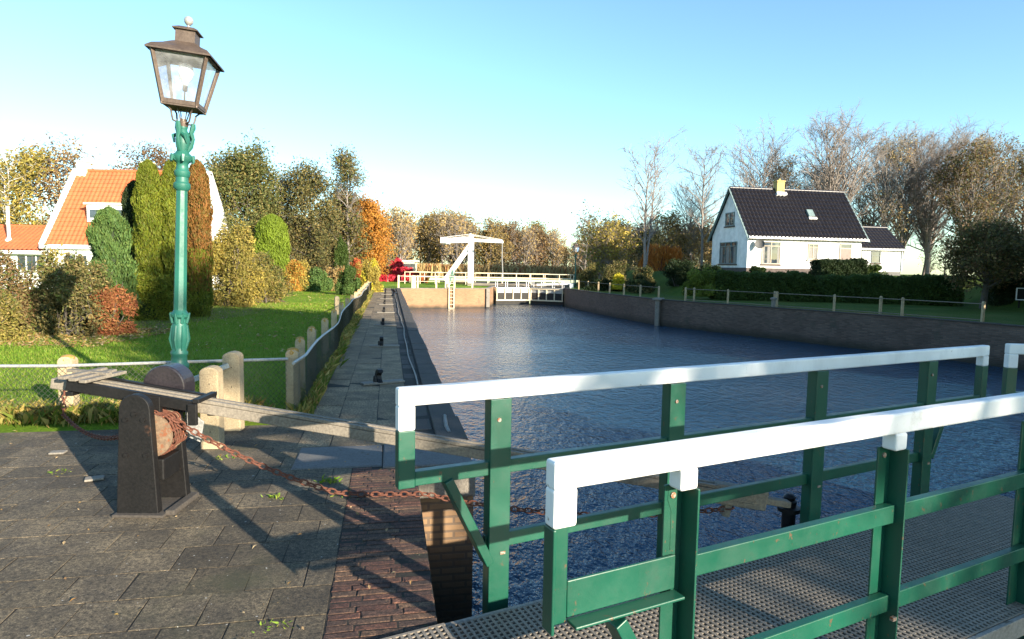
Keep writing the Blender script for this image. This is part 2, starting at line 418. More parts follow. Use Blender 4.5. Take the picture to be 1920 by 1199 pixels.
def sheet(name, loops, z, m, kind='structure'):
    tri = geometry.tessellate_polygon([[Vector((x, y, 0)) for x, y in lp] for lp in loops])
    pts = [p for lp in loops for p in lp]
    mb = MB(); mb.add([(x, y, z) for x, y in pts], [t for t in tri])
    o = mb.build(name, m, fix=False)
    me = o.data
    if sum(p.normal.z for p in me.polygons) < 0: me.flip_normals()
    return tag(o, kind=kind)

R9 = 1500
sheet('bank_lawn_shade', [[(5.0, 53), (6.7, 44.8), (8.9, 36.8), (13.0, 30.4), (16.2, 25.6), (18.0, 21.6), (19.7, 16.5), (40, 4), (60, 30), (30, 60), (9, 62)]], -.014, M['grass_shade'])  # separate sheet with the right bank's shade painted into the grass
sheet('ground', [[(-R9, -R9), (R9, -R9), (R9, R9), (-R9, R9)], loop], -.02, M['grass'])

def mat_water(name, sc_, bd, base=(.012, .045, .085)):
    m, nt, out = nodes(name)
    v = coords(nt, 'Object', (1.0, .62, 1), (0, 0, .35))
    a = noise(nt, sc_, 3, .55, v); b = noise(nt, sc_ * 3.1, 3, .6, v)
    big = noise(nt, .22, 2, .5, coords(nt))
    h = mix(nt, .35, a, b)
    amp = ramp(nt, [(.3, (.45,) * 3), (.7, (1, 1, 1))], big)
    h2 = mix(nt, 1.0, h, amp, 'MULTIPLY')
    princ(nt, out, base, .05, 0, bump(nt, h2, 1.0, bd), .5).inputs['IOR'].default_value = 1.33
    nt.nodes['Principled BSDF'].inputs['Specular Tint'].default_value = (.50, .80, 1, 1)
    return m
M['water'] = mat_water('rippled lock water', 4.0, .175)
M['water2'] = mat_water('outer canal water', 2.0, .10, (.03, .05, .04))
sheet('water', [[(-1.0, -70), (-1.0, 6), (-9.5, 47.5), (-3, 55.6), (6, 57.6), (7, 52), (20.5, 17), (14, 5), (11, -70)]], -1.5, M['water'])
sheet('canal_water', [[(-3, 55.9), (-14, 93), (18, 93), (6, 56.5)]], -.42, M['water2'])

# ------------------------------------------------------------------ right bank rising to the house
def sm(t): t = max(0.0, min(1.0, t)); return t * t * (3 - 2 * t)
FOOT = np.array([(20, 170), (12, 92), (9, 63), (9.2, 52), (10.6, 43), (13.5, 40.3), (20.6, 39.2), (25.6, 37.0), (24.2, 33), (24.6, 29), (28, 21), (36, 4), (44, -30)], float)   # foot of the house terrace
def terrace(x, y):
    """signed distance behind the foot of the terrace, in metres"""
    P = np.stack([np.atleast_1d(x), np.atleast_1d(y)], -1).astype(float)
    best = np.full(len(P), 1e9); sg = np.ones(len(P))
    for A_, B_ in zip(FOOT[:-1], FOOT[1:]):
        d = B_ - A_; t = np.clip(((P - A_) @ d) / (d @ d), 0, 1); r_ = P - (A_ + t[:, None] * d); dist = np.linalg.norm(r_, axis=1)
        m_ = dist < best; best[m_] = dist[m_]; sg[m_] = np.sign(d[0] * r_[m_, 1] - d[1] * r_[m_, 0])
    return best * sg
def zt(t): t = np.clip(t / 3.6, 0, 1); return 1.52 * t * t * (3 - 2 * t) + .05 * np.clip(t, 0, 1)
def bank_z(x, y): return float(zt(terrace(x, y))[0])
gx = np.concatenate([np.arange(6, 44, .8), np.arange(44, 150, 8)]); gy = np.concatenate([np.arange(-30, 16, 3.0), np.arange(16, 66, .8), np.arange(66, 172, 6)])
XX, YY = np.meshgrid(gx, gy, indexing='ij'); T_ = terrace(XX.ravel(), YY.ravel())
ZZ = zt(T_) + .004 + np.random.default_rng(4).uniform(-.025, .025, len(T_)) * (T_ > .6)
idx = np.arange(len(T_)).reshape(XX.shape); F = np.stack([idx[:-1, :-1], idx[1:, :-1], idx[1:, 1:], idx[:-1, 1:]], -1).reshape(-1, 4)
F = F[(T_[F] > -.9).all(1)]
o = np_mesh('grass_bank', np.stack([XX.ravel(), YY.ravel(), np.where(T_ < 0, -.03, ZZ)], 1), F, M['grass_shade'], smooth=True); tag(o, kind='structure')

# ------------------------------------------------------------------ quay walls
def wall(name, pts, land, m, cop, label, cat='quay wall', z0=-3.0, z1=-.03, cw=.3, cz=.025, start=0.0):
    """brick wall along pts; land = +1 when the land lies left of the walking direction"""
    P2 = [Vector(p) for p in pts]
    nrm = []
    for i in range(len(P2)):
        d0 = (P2[i] - P2[max(0, i - 1)]); d1 = (P2[min(len(P2) - 1, i + 1)] - P2[i])
        d = (d0.normalized() if d0.length > 0 else Vector((0, 0))) + (d1.normalized() if d1.length > 0 else Vector((0, 0)))
        d.normalize(); nrm.append(Vector((-d.y, d.x)) * land)
    root = MB(); uv = []; s = 0
    for i in range(len(P2) - 1):
        a, b = P2[i], P2[i + 1]; L_ = (b - a).length
        a2, b2 = a + nrm[i] * .4, b + nrm[i + 1] * .4
        root.add([(a.x, a.y, z0), (b.x, b.y, z0), (b.x, b.y, z1), (a.x, a.y, z1)], [(0, 1, 2, 3)]); uv += [(s, z0), (s + L_, z0), (s + L_, z1), (s, z1)]
        root.add([(a.x, a.y, z1), (b.x, b.y, z1), (b2.x, b2.y, z1), (a2.x, a2.y, z1)], [(0, 1, 2, 3)]); uv += [(s, 0), (s + L_, 0), (s + L_, .4), (s, .4)]
        root.add([(a2.x, a2.y, z0), (b2.x, b2.y, z0), (b2.x, b2.y, z1), (a2.x, a2.y, z1)], [(3, 2, 1, 0)]); uv += [(s, z1), (s + L_, z1), (s + L_, z0), (s, z0)]
        s += L_
    o = root.build(name, m)
    l = o.data.uv_layers.new(name='UVMap')
    for k, t in enumerate(uv): l.data[k].uv = t
    tag(o, label, cat)
    if cop is not None:
        c = MB(); rr = random.Random(len(pts))
        for i in range(len(P2) - 1):
            a, b = P2[i], P2[i + 1]; d = (b - a); n_ = max(1, int(d.length / .95)); dn = d.normalized(); nn = Vector((-dn.y, dn.x)) * land
            for k in range(n_):
                p = a + d * (k / n_) + dn * .006; e = a + d * ((k + 1) / n_) - dn * .006
                zz = cz + rr.uniform(-.008, .008); off = rr.uniform(-.012, .012)
                q0 = [p - nn * (.03 + off), e - nn * (.03 + off), e + nn * cw, p + nn * cw]
                c.add([(x.x, x.y, z1) for x in q0] + [(x.x, x.y, zz) for x in q0], [(3, 2, 1, 0), (4, 5, 6, 7), (0, 1, 5, 4), (1, 2, 6, 5), (2, 3, 7, 6), (3, 0, 4, 7)])
        c.build('coping', cop, o, bevel=.008, fix=True)
    return o
wl = wall('quay_wall', [tuple(q(0, .72)[:2]), (-8.35, 47.0)], 1, M['oldbrick'], M['darkstone'], 'long low quay wall with dark coping along the tiled path', cw=.26)
wr = wall('quay_wall', [tuple(q(-.5, -3.9)[:2]), tuple(q(-.5, 0)[:2])], 1, M['oldbrick'], None, 'brown wall of the gate recess below the red brick strip')
we = wall('quay_wall', [tuple(q(-.5, 0)[:2]), tuple(q(0, 0)[:2]), tuple(q(0, .72)[:2])], 1, M['oldbrick'], None, 'mossy brown wall end under the concrete slab at the gate recess')
wf = wall('quay_wall', [(-8.35, 47.0), (-4.15, 49.08), (-1.9, 50.2), (-1.5, 57.5)], 1, M['sunbrick'], M['stone'], 'orange brick wing wall at the far end of the lock, with a ladder')
wg = wall('quay_wall', RIGHT[:8], 1, M['wallbrick'], M['darkstone'], 'long dark purple brick quay wall below the hedge and house', cw=.28)
wh = wall('quay_wall', RIGHT[7:-1], 1, M['wallbrick'], M['darkstone'], 'dark brick wall beside the right lock gate', cw=.28)
wn = wall('quay_wall', [(2.2, -3), (1.7, .3), (.35, 1.45), (-.05, 1.5), tuple(q(-.5, -3.9)[:2])], 1, M['oldbrick'], M['darkstone'], 'old brick wall below the left end of the near lock gate')
# pale stone pier in the right wall and stone block of the recess corner
b = MB(); b.box((8.43, 36.58, -.76), (.24, .62, 1.5), Matrix.Rotation(-.48, 3, 'Z')); b.box((8.41, 36.56, .03), (.5, .8, .12), Matrix.Rotation(-.48, 3, 'Z')); b.build('stone_pier', M['stone'], wg, bevel=.02)
b = MB()
for v_, z_ in ((0, -.16),): b.box(q(-.24, .19, z_ - .02), (.51, .42, .2), Matrix.Rotation(RQ, 3, 'Z'))
b.build('corner_stone', M['stone'], we, bevel=.015)
b = MB(); Rz = Matrix.Rotation(.46, 3, 'Z')
b.box((-1.98, 50.11, -.75), (.3, .3, 1.46), Rz); b.build('corner_stone', M['stone'], wf, bevel=.015)

# ------------------------------------------------------------------ paving
def tiles(name, rects, m, z=0.0, gap=.0035, bev=.006, jit=.004, tilt=.010, thick=.02, seed=1, kind='structure'):
    r = np.random.default_rng(seed); n = len(rects); A = np.array(rects)
    u0, u1, v0, v1 = (A[:, i] for i in range(4))
    g = gap * (0.6 + .9 * r.random((n, 1))); 
    U = np.stack([u0, u1, u1, u0], 1) + g * np.array([[1, -1, -1, 1]]); Vv = np.stack([v0, v0, v1, v1], 1) + g * np.array([[1, 1, -1, -1]])
    U += r.normal(0, .0022, U.shape); Vv += r.normal(0, .0018, Vv.shape)
    cu = U.mean(1, keepdims=True); cv = Vv.mean(1, keepdims=True)
    tu = r.normal(0, tilt, (n, 1)); tv = r.normal(0, tilt, (n, 1)); dz = r.normal(0, jit, (n, 1))
    Z = z + np.clip(dz + tu * (U - cu) + tv * (Vv - cv), -.011, .014)
    su = np.sign(cu - U); sv = np.sign(cv - Vv)
    ring0 = np.stack([U, Vv, Z - thick], 2); ring1 = np.stack([U, Vv, Z - bev * .7], 2); ring2 = np.stack([U + su * bev, Vv + sv * bev, Z], 2)
    P = np.concatenate([ring0, ring1, ring2], 1).reshape(-1, 3)
    X = QX + .981 * P[:, 0] - .193 * P[:, 1]; Y = QY + .193 * P[:, 0] + .981 * P[:, 1]
    P = np.stack([X, Y, P[:, 2]], 1)
    f = [(8, 9, 10, 11)] + [(a + k, a + (k + 1) % 4, a + 4 + (k + 1) % 4, a + 4 + k) for a in (0, 4) for k in range(4)]
    F = (np.arange(n)[:, None, None] * 12 + np.array(f)[None]).reshape(-1, 4)
    return tag(np_mesh(name, P, F, m), kind=kind)

def poly_q(name, uv, z, m): return sheet(name, [[tuple(q(u, v)[:2]) for u, v in uv]], z, m)
poly_q('paving_bed', [(-9.5, -8), (.6, -8), (.6, -5.2), (-.5, -4.2), (-.5, 0), (-.04, .02), (-.04, 42.3), (-1.58, 42.3), (-1.58, 1.65), (-9.5, 1.65)], -.0032, M['joint'])
rects = []; rr = random.Random(7)
nrow = 32
for k in range(nrow):
    v1 = 1.65 - .3 * k; v0 = v1 - .3
    right = -1.58 if v0 > .72 else -1.03
    u = right; off = .15 if k % 2 else 0
    first = True
    while u > -7.6:
        wd = .3 if not (first and off) else off
        first = False
        rects.append((u - wd, u, v0, v1)); u -= wd
tiles('paving', rects, M['tile'], seed=3, tilt=.0010, jit=.0005, bev=.0012, gap=.0030)
rects = []
for k in range(-95, 1):
    v0 = .055 * k; off = (k % 2) * .1 + (k % 3) * .03
    u = -.5
    for wd in ([.1 + off % .1 + .06] + [.205] * 3):
        u0 = max(-1.03, u - wd)
        if u - u0 > .03: rects.append((u0, u, v0, v0 + .055))
        u = u0
tiles('brick_paving', rects, M['klinker'], seed=5, gap=.0035, bev=.004, jit=.0016, tilt=.010)
tiles('concrete_slab', [(-1.53, -.78, .06, .70), (-.78, -.0, .01, .72)], M['slab'], z=.012, seed=8, thick=.05, jit=.001, tilt=.002, bev=.012)
rects = []
for (a, b_) in ((-1.58, -1.27), (-1.27, -.85), (-.85, -.5)):
    v = .73 + (.3 if a == -1.27 else 0)
    if a == -1.27: rects.append((a, b_, .73, 1.03))
    while v < 42:
        L_ = .6 if a != -.85 else 1.0
        rects.append((a, b_, v, v + L_)); v += L_
tiles('path', rects, M['pathtile'], seed=9, gap=.003, jit=.0015, tilt=.003, bev=.003)
rects = []; v = .73
while v < 42: rects.append((-.5, -.27, v, v + .5)); v += .5
tiles('path', rects, M['darkstone'], seed=10, z=-.002, gap=.006, jit=.004, tilt=.012)
# ------------------------------------------------------------------ lock gates with walkway and railings
DZ, D0, D1, NF = -.10, -.07, 1.19, 1.36                # walkway level and edges, line of the far railing
def gate_leaf(org, rz, label, s_deck, far, near, far_posts, near_posts, left_cant):
    """local x along the gate, y towards the lock, z up; near railing at y = 0, far railing at y = NF"""
    g = empty('lock_gate', (org[0], org[1], 0), rz, label, 'lock gate')
    mid = (s_deck[0] + s_deck[1]) / 2; ln = s_deck[1] - s_deck[0]; yc = (D0 + D1) / 2; W = D1 - D0
    b = MB(); b.box((mid, yc + .02, -1.6), (ln - .1, W - .36, 2.5))
    for k in range(5): b.box((mid, D1 - .10, -.5 - .45 * k), (ln - .12, .1, .2))
    for p in far_posts: b.box((p, (D1 + NF) / 2, -.33), (.10, NF - D1 + .1, .09))
    b.build('gate_body', M['pit'], g, bevel=.01)
    V = []; F = []                                     # walkway grating: real bars
    def bar(x0, x1, y0, y1, z0, z1):
        o = len(V); V.extend([(x, y, z) for z in (z0, z1) for y in (y0, y1) for x in (x0, x1)])
        F.extend([(o, o + 2, o + 3, o + 1), (o + 4, o + 5, o + 7, o + 6), (o, o + 1, o + 5, o + 4), (o + 1, o + 3, o + 7, o + 5), (o + 3, o + 2, o + 6, o + 7), (o + 2, o, o + 4, o + 6)])
    x0, x1, y0, y1 = s_deck[0], s_deck[1], D0 + .03, D1 - .03
    n = int((y1 - y0) / .033)
    for k in range(n + 1): y = y0 + (y1 - y0) * k / n; bar(x0, x1, y - .0055, y + .0055, DZ - .024, DZ - .001)
    n = int(ln / .034)
    for k in range(n + 1): x = x0 + ln * k / n; bar(x - .0075, x + .0075, y0, y1, DZ - .024, DZ + .0005)
    np_mesh('walkway_grating', V, F, M['grating'], g)
    b = MB()
    for y in (D0 + .008, D1 - .008): b.box((mid, y, DZ - .055), (ln, .024, .105))
    for x in (x0 - .012, x1 + .012): b.box((x, yc, DZ - .056), (.02, W - .06, .10))
    b.build('deck_edge', M['edge'], g, bevel=.003)
    b = MB(); b.box((mid, yc, DZ - .12), (ln - .1, W - .1, .03)); b.build('deck_pan', M['pit'], g)
    def rail(y, s0, s1, posts, sgn):
        zt, zm, zl = 1.055, .625, .20
        t = MB()                                       # white top rail with its white ends
        t.box(((s0 + s1) / 2, y, zt), (s1 - s0, .064, .095))
        t.box((s0 + .045, y, zt - .11), (.09, .0635, .13)); t.box((s1 - .045, y, zt - .09), (.09, .0635, .09))
        if sgn > 0:
            for p in posts: t.box((p + .004, y + .0, zt - .085), (.082, .07, .08))
        t.build('top_rail', M['white'], g, bevel=.011, seg=3)
        for s, h in ((s0 + .045, .175), (s1 - .045, .135)):
            e = MB(); zb = zm - (.10 if sgn > 0 else .043); ztop = zt - h; o_ = -1 if s < 1 else 1
            if sgn > 0: e.box((s + o_ * .039, y, (zb + ztop) / 2), (.012, .064, ztop - zb)); e.box((s, y + .026, (zb + ztop) / 2), (.0885, .012, ztop - zb))
            else: e.box((s, y, (zb + ztop) / 2), (.0885, .06, ztop - zb))
            e.build('end_post', M['green'], g, bevel=.004)
        m = MB()
        if sgn > 0:
            m.box(((s0 + .09 + posts[0]) / 2, y + .026, zm - .02), (posts[0] - s0 - .09, .012, .13)); m.box(((s0 + .09 + posts[0]) / 2, y - .008, zm - .094), (posts[0] - s0 - .09, .062, .012))
            m.box(((posts[0] + .045 + s1 - .09) / 2, y + .012, zm), (s1 - .135 - posts[0], .04, .085))
        else: m.beam((s0 + .09, y, zm), (s1 - .09, y, zm), .052, .075)
        m.build('middle_rail', M['green'], g, bevel=.004)
        l0 = posts[0] - .07; l1 = posts[-1] + .10
        m = MB(); m.beam((l0, y + .012, zl), (l1, y + .012, zl), .04, .08); m.build('lower_rail', M['green'], g, bevel=.004)
        if left_cant:
            m = MB(); m.beam((s0 + .27, y, zm - (.03 if sgn < 0 else .115)), (posts[0] - .05, y, zl - .11), .05, .095, (0, 1, 0)); m.build('brace', M['green'], g, bevel=.004)
        m = MB(); m.beam((l1 - .02, y, zl - .02), (l1 + .16, y, zm - .05), .05, .075, (0, 1, 0)); m.build('brace', M['green'], g, bevel=.004)
        for p in posts:                                # far posts are channels, near posts angle irons
            c = MB(); z0, z1 = -.42 if sgn < 0 else -.3, (zt - .12 if sgn > 0 else zt - .048)
            zc, hz = (z0 + z1) / 2, z1 - z0
            if sgn < 0: c.box((p - .057, y + .003, zc), (.010, .072, hz)); c.box((p, y - .038, zc), (.124, .010, hz)); c.box((p + .057, y + .003, zc), (.010, .072, hz))
            else: c.box((p - .004, y + .04, zc), (.092, .010, hz)); c.box((p + .037, y - .002, zc), (.010, .094, hz))
            c.build('post', M['green'], g, bevel=.003)
            yb = y - .0435 if sgn < 0 else y + .034
            k = MB(); k.tube([(p - .014, yb - .006, zt - .16), (p - .014, yb + .004, zt - .16)], .012, 8); k.build('bolt', M['rustbolt'], g)
            k = MB(); k.box((p + .02, y - .040, zl - .055), (.03, .016, .016)); k.build('bolt', M['rustbolt'], g)
            if p == posts[0]:                          # dark run of old paint below the bolt
                k = MB(); k.add([(p - .014 + dx, yb - .0005, zt - .17 + dz) for dx, dz in ((-.02, .03), (-.022, -.005), (-.004, -.05), (-.003, -.2), (.003, -.2), (.004, -.05), (.022, -.005), (.02, .03))], [tuple(range(8))]); k.build('paint_run', M['greendark'], g)
    rail(NF, far[0], far[1], far_posts, -1)
    rail(0, near[0], near[1], near_posts, 1)
    return g

G1 = (.131, 1.997); A1 = D2R(27); c1_, s1_ = math.cos(A1), math.sin(A1)
gate1 = gate_leaf(G1, A1, 'near lock gate with green posts, white handrails and a grating walkway', (.10, 4.95), (-.10, 5.28), (0, 4.62),
                  (.47, 1.71, 3.07, 4.43), (.56, 1.80, 3.04, 4.25), True)
def gl(s, n, z=0.0):                                   # gate-local point in world space
    return Vector((G1[0] + c1_ * s - s1_ * n, G1[1] + s1_ * s + c1_ * n, z))
A2 = D2R(-5); c2, s2 = math.cos(A2), math.sin(A2); e2_ = gl(5.62, NF)
gate_leaf((e2_.x + s2 * NF, e2_.y - c2 * NF), A2, 'second lock gate at the right edge, only its white rail end showing', (.2, 5.0), (0, 4.9), (.32, 4.9),
          (.55, 1.8, 3.0, 4.2), (.85, 1.95, 3.05, 4.2), False)
# bracket that takes the rack beam, fixed to the gate's far side
b = MB(); b.lathe([(.075, -.40), (.075, -.37), (.05, -.36), (.05, -.12), (.085, -.11), (.085, -.08), (.05, -.075), (.055, -.03), (.04, -.02), (.045, .0), (.028, .02), (.012, .025)], 14, (3.05, 1.53, .0))
b.box((3.05, 1.38, -.33), (.16, .40, .07)); b.box((3.05, D1 + .03, -.33), (.22, .05, .26))
b.build('beam_bracket', M['black'], gate1, smooth=True)
# loose grating plate on the quay beside the gate
mb = MB()
for k in range(30): mb.beam(gl(-.40, .01 + k * .033, .006), gl(.02, .01 + k * .033, .006), .010, .018)
for k in range(13): mb.beam(gl(-.39 + k * .034, -.01, .0075), gl(-.39 + k * .034, .99, .0075), .014, .018)
for n in (-.02, 1.0): mb.beam(gl(-.41, n, .006), gl(.03, n, .006), .016, .022)
tag(mb.build('grating_plate', M['grating']), 'grey steel grating plate lying on the red bricks next to the gate walkway', 'grating')

# ------------------------------------------------------------------ gate winch
wn_ = empty('gate_winch', (-2.47, 4.33, 0), .02, 'black gate winch with two rounded cheek plates and a rusty chain drum', 'winch')
def cheek(y, x0, wb, wt, h, name='cheek_plate', m=M['black']):
    n = 14; pts = [(x0 - wb / 2, 0), (x0 + wb / 2, 0)]
    r = wt / 2; zc = h - r
    pts += [(x0 + r * math.cos(PI * k / n), zc + r * math.sin(PI * k / n)) for k in range(n + 1)]
    b = MB(); b.prism(pts, (y - .03, y + .03), lambda a, c, t: (a, t, c)); o = b.build(name, m, wn_, bevel=.006, fix=True)
    for (px, pz) in ((x0 - .06, h - .17), (x0 + .06, h - .17), (x0 - .06, .42), (x0 + .07, .42), (x0, h - .13)):
        k = MB(); k.tube([(px, y - .03, pz), (px, y - .044, pz)], .016, 8); k.build('bolt', M['black'], o)
    return o
cheek(-.14, -.04, .28, .205, .83); cheek(.155, .01, .28, .20, .72)
b = MB()
R90 = Matrix.Rotation(PI / 2, 3, 'X')
b.lathe([(.15, -.10), (.15, -.085), (.125, -.075), (.12, .075), (.15, .085), (.15, .10)], 24, (.015, .008, .53), R90); b.lathe([(.03, -.12), (.03, .13)], 12, (.035, .008, .53), R90)
b.build('drum', M['rustdark'], wn_, smooth=True)
k = MB()
def link_ring(mb, c, d, side, L_=.036, r=.0065, n=10, wdt=.55):
    """one oval chain link, long axis d"""
    d = Vector(d).normalized(); s_ = Vector(side); s_ = (s_ - d * s_.dot(d)).normalized()
    pts = [Vector(c) + d * (L_ * math.cos(2 * PI * i / n)) + s_ * (L_ * wdt * math.sin(2 * PI * i / n)) for i in range(n)]
    nrm = d.cross(s_); vs = []; fs = []
    for i, p in enumerate(pts):
        o_ = (p - Vector(c)).normalized()
        for j in range(5):
            a = 2 * PI * j / 5; vs.append(p + (o_ * math.cos(a) + nrm * math.sin(a)) * r)
    for i in range(n):
        for j in range(5): fs.append((i * 5 + j, i * 5 + (j + 1) % 5, ((i + 1) % n) * 5 + (j + 1) % 5, ((i + 1) % n) * 5 + j))
    mb.add(vs, fs)
for turn in range(5):
    for i in range(15):
        a = 2 * PI * i / 15; y = -.05 + turn * .034 + .034 * i / 15
        c = Vector((.015 + .138 * math.cos(a), y + .0, .53 + .138 * math.sin(a))); d = Vector((-math.sin(a), .05, math.cos(a)))
        link_ring(k, c, d, (0, 1, 0) if i % 2 else (math.cos(a), 0, math.sin(a)), .032)
k.build('wound_chain', M['rust'], wn_, smooth=True)
# gear cover behind, foot plates, brake plate
b = MB(); n = 18
pts = [(-.245, .60), (.065, .60)] + [(-.09 + .155 * math.cos(PI * k / n), .795 + .155 * math.sin(PI * k / n)) for k in range(n + 1)]
b.prism(pts, (.30, .47), lambda a, c, t: (a, t, c)); b.build('gear_cover', M['blackgloss'], wn_, bevel=.012, fix=True)
b = MB(); b.box((-.02, .02, .010), (.34, .46, .02)); b.box((.17, .02, .018), (.06, .36, .036)); b.build('foot_plate', M['darkstone'], wn_, bevel=.005)
b = MB(); b.box((.03, .008, .30), (.17, .24, .15)); b.build('cross_piece', M['black'], wn_, bevel=.01)
b = MB(); b.prism([(.10, .46), (.22, .41), (.25, .56), (.12, .66)], (.19, .205), lambda a, c, t: (a, t, c)); b.build('side_plate', M['steel'], wn_, bevel=.003, fix=True)
# guide frame that carries the rack beam over the winch
b = MB()
sl = -.165
def gz(x): return .757 + sl * x
for y in (.02, .25): b.beam((-.60, y, gz(-.60)), (.27, y, gz(.27)), .035, .075)
b.beam((.29, -.01, gz(.29) + .045), (.29, .28, gz(.29) + .045), .045, .03); b.beam((-.58, -.0, gz(-.58) - .06), (-.58, .27, gz(-.58) - .06), .05, .03)
b.box((.27, -.01, gz(.27) - .05), (.06, .03, .15)); b.box((.27, .28, gz(.27) - .05), (.06, .03, .15)); b.box((-.04, .02, .72), (.16, .04, .12)); b.box((.0, .2, .70), (.14, .04, .12))
b.build('guide_frame', M['black'], wn_, bevel=.004)
b = MB()
for x in (-.60, -.53, -.46): b.beam((x, -.04, gz(x) + .055), (x + .06, .34, gz(x) + .06), .055, .022)
b.beam((-.72, .22, gz(-.7) + .05), (-.40, .17, gz(-.4) + .085), .05, .02)
b.build('top_slat', M['greywood'], wn_, bevel=.004)

# rack beam from the winch to the gate
B0, B1 = Vector((-3.25, 4.47, .845)), Vector((1.95, 4.66, .0))
d = (B1 - B0); dn = d.normalized()
rb = MB(); rb.beam(B0, B1 - dn * .12, .105, .072)
rbo = rb.build('rack_beam', M['greywood'], None, bevel=.006)
tag(rbo, 'long grey rack beam running from the black winch out to the lock gate', 'rack beam')
b = MB(); up = Vector((0, 0, 1)); sd_ = Vector((-dn.y, dn.x, 0)).normalized(); un = dn.cross(-sd_) if dn.cross(-sd_).z > 0 else dn.cross(sd_)
for s_ in (-.036, .036): b.beam(B0 + un * .052 + sd_ * s_ + dn * .1, B1 + un * .052 + sd_ * s_ - dn * .3, .036, .024, un)
b.build('rack_rail', M['greywood'], rbo, bevel=.003)
b = MB(); b.beam(B1 - dn * .42, B1 - dn * .02, .10, .15); b.beam(B1 - dn * .10, B1 + dn * .17, .08, .05); b.beam(B1 - dn * .30 - un * .05, B1 - dn * .30 - un * .17, .07, .06, dn)
b.build('beam_shoe', M['greywood'], rbo, bevel=.012)

# rusty chain from the fence over the drum to the gate
def chain(path, mb, pitch=.052):
    P_ = [Vector(p) for p in path]; i = 0; acc = 0.0; k = 0
    pos = []
    for a, b_ in zip(P_[:-1], P_[1:]):
        L_ = (b_ - a).length; t = acc
        while t < L_: pos.append((a.lerp(b_, t / L_), (b_ - a))); t += pitch
        acc = t - L_
    for k, (c, dd) in enumerate(pos):
        side = Vector((0, 0, 1)) if k % 2 else Vector((-dd.y, dd.x, 0.01))
        link_ring(mb, c, dd, side, .034, .0068)
def sag(a, b_, s, n=10):
    a = Vector(a); b_ = Vector(b_)
    return [a.lerp(b_, i / n) - Vector((0, 0, 4 * s * (i / n) * (1 - i / n))) for i in range(n + 1)]
cm = MB()
chain(sag((-4.70, 6.60, .36), (-4.62, 6.45, .12), -.02, 4) + sag((-4.62, 6.45, .12), (-2.5, 4.42, .62), .20, 14)[1:], cm)
tag(cm.build('rusty_chain', M['rust'], None, smooth=True), 'rusty iron chain hanging between the fence post and the winch drum', 'chain')
cm = MB()
e = sag((-2.33, 4.33, .62), (-1.25, 4.50, .06), .05) + [Vector((-1.05, 4.56, .03)), Vector((-.64, 4.60, .025))] + sag((-.60, 4.60, .02), (1.66, 4.62, -.05), .10, 14)
chain(e, cm)
tag(cm.build('rusty_chain', M['rust'], None, smooth=True), 'rusty iron chain running from the winch drum across the bricks to the gate', 'chain')

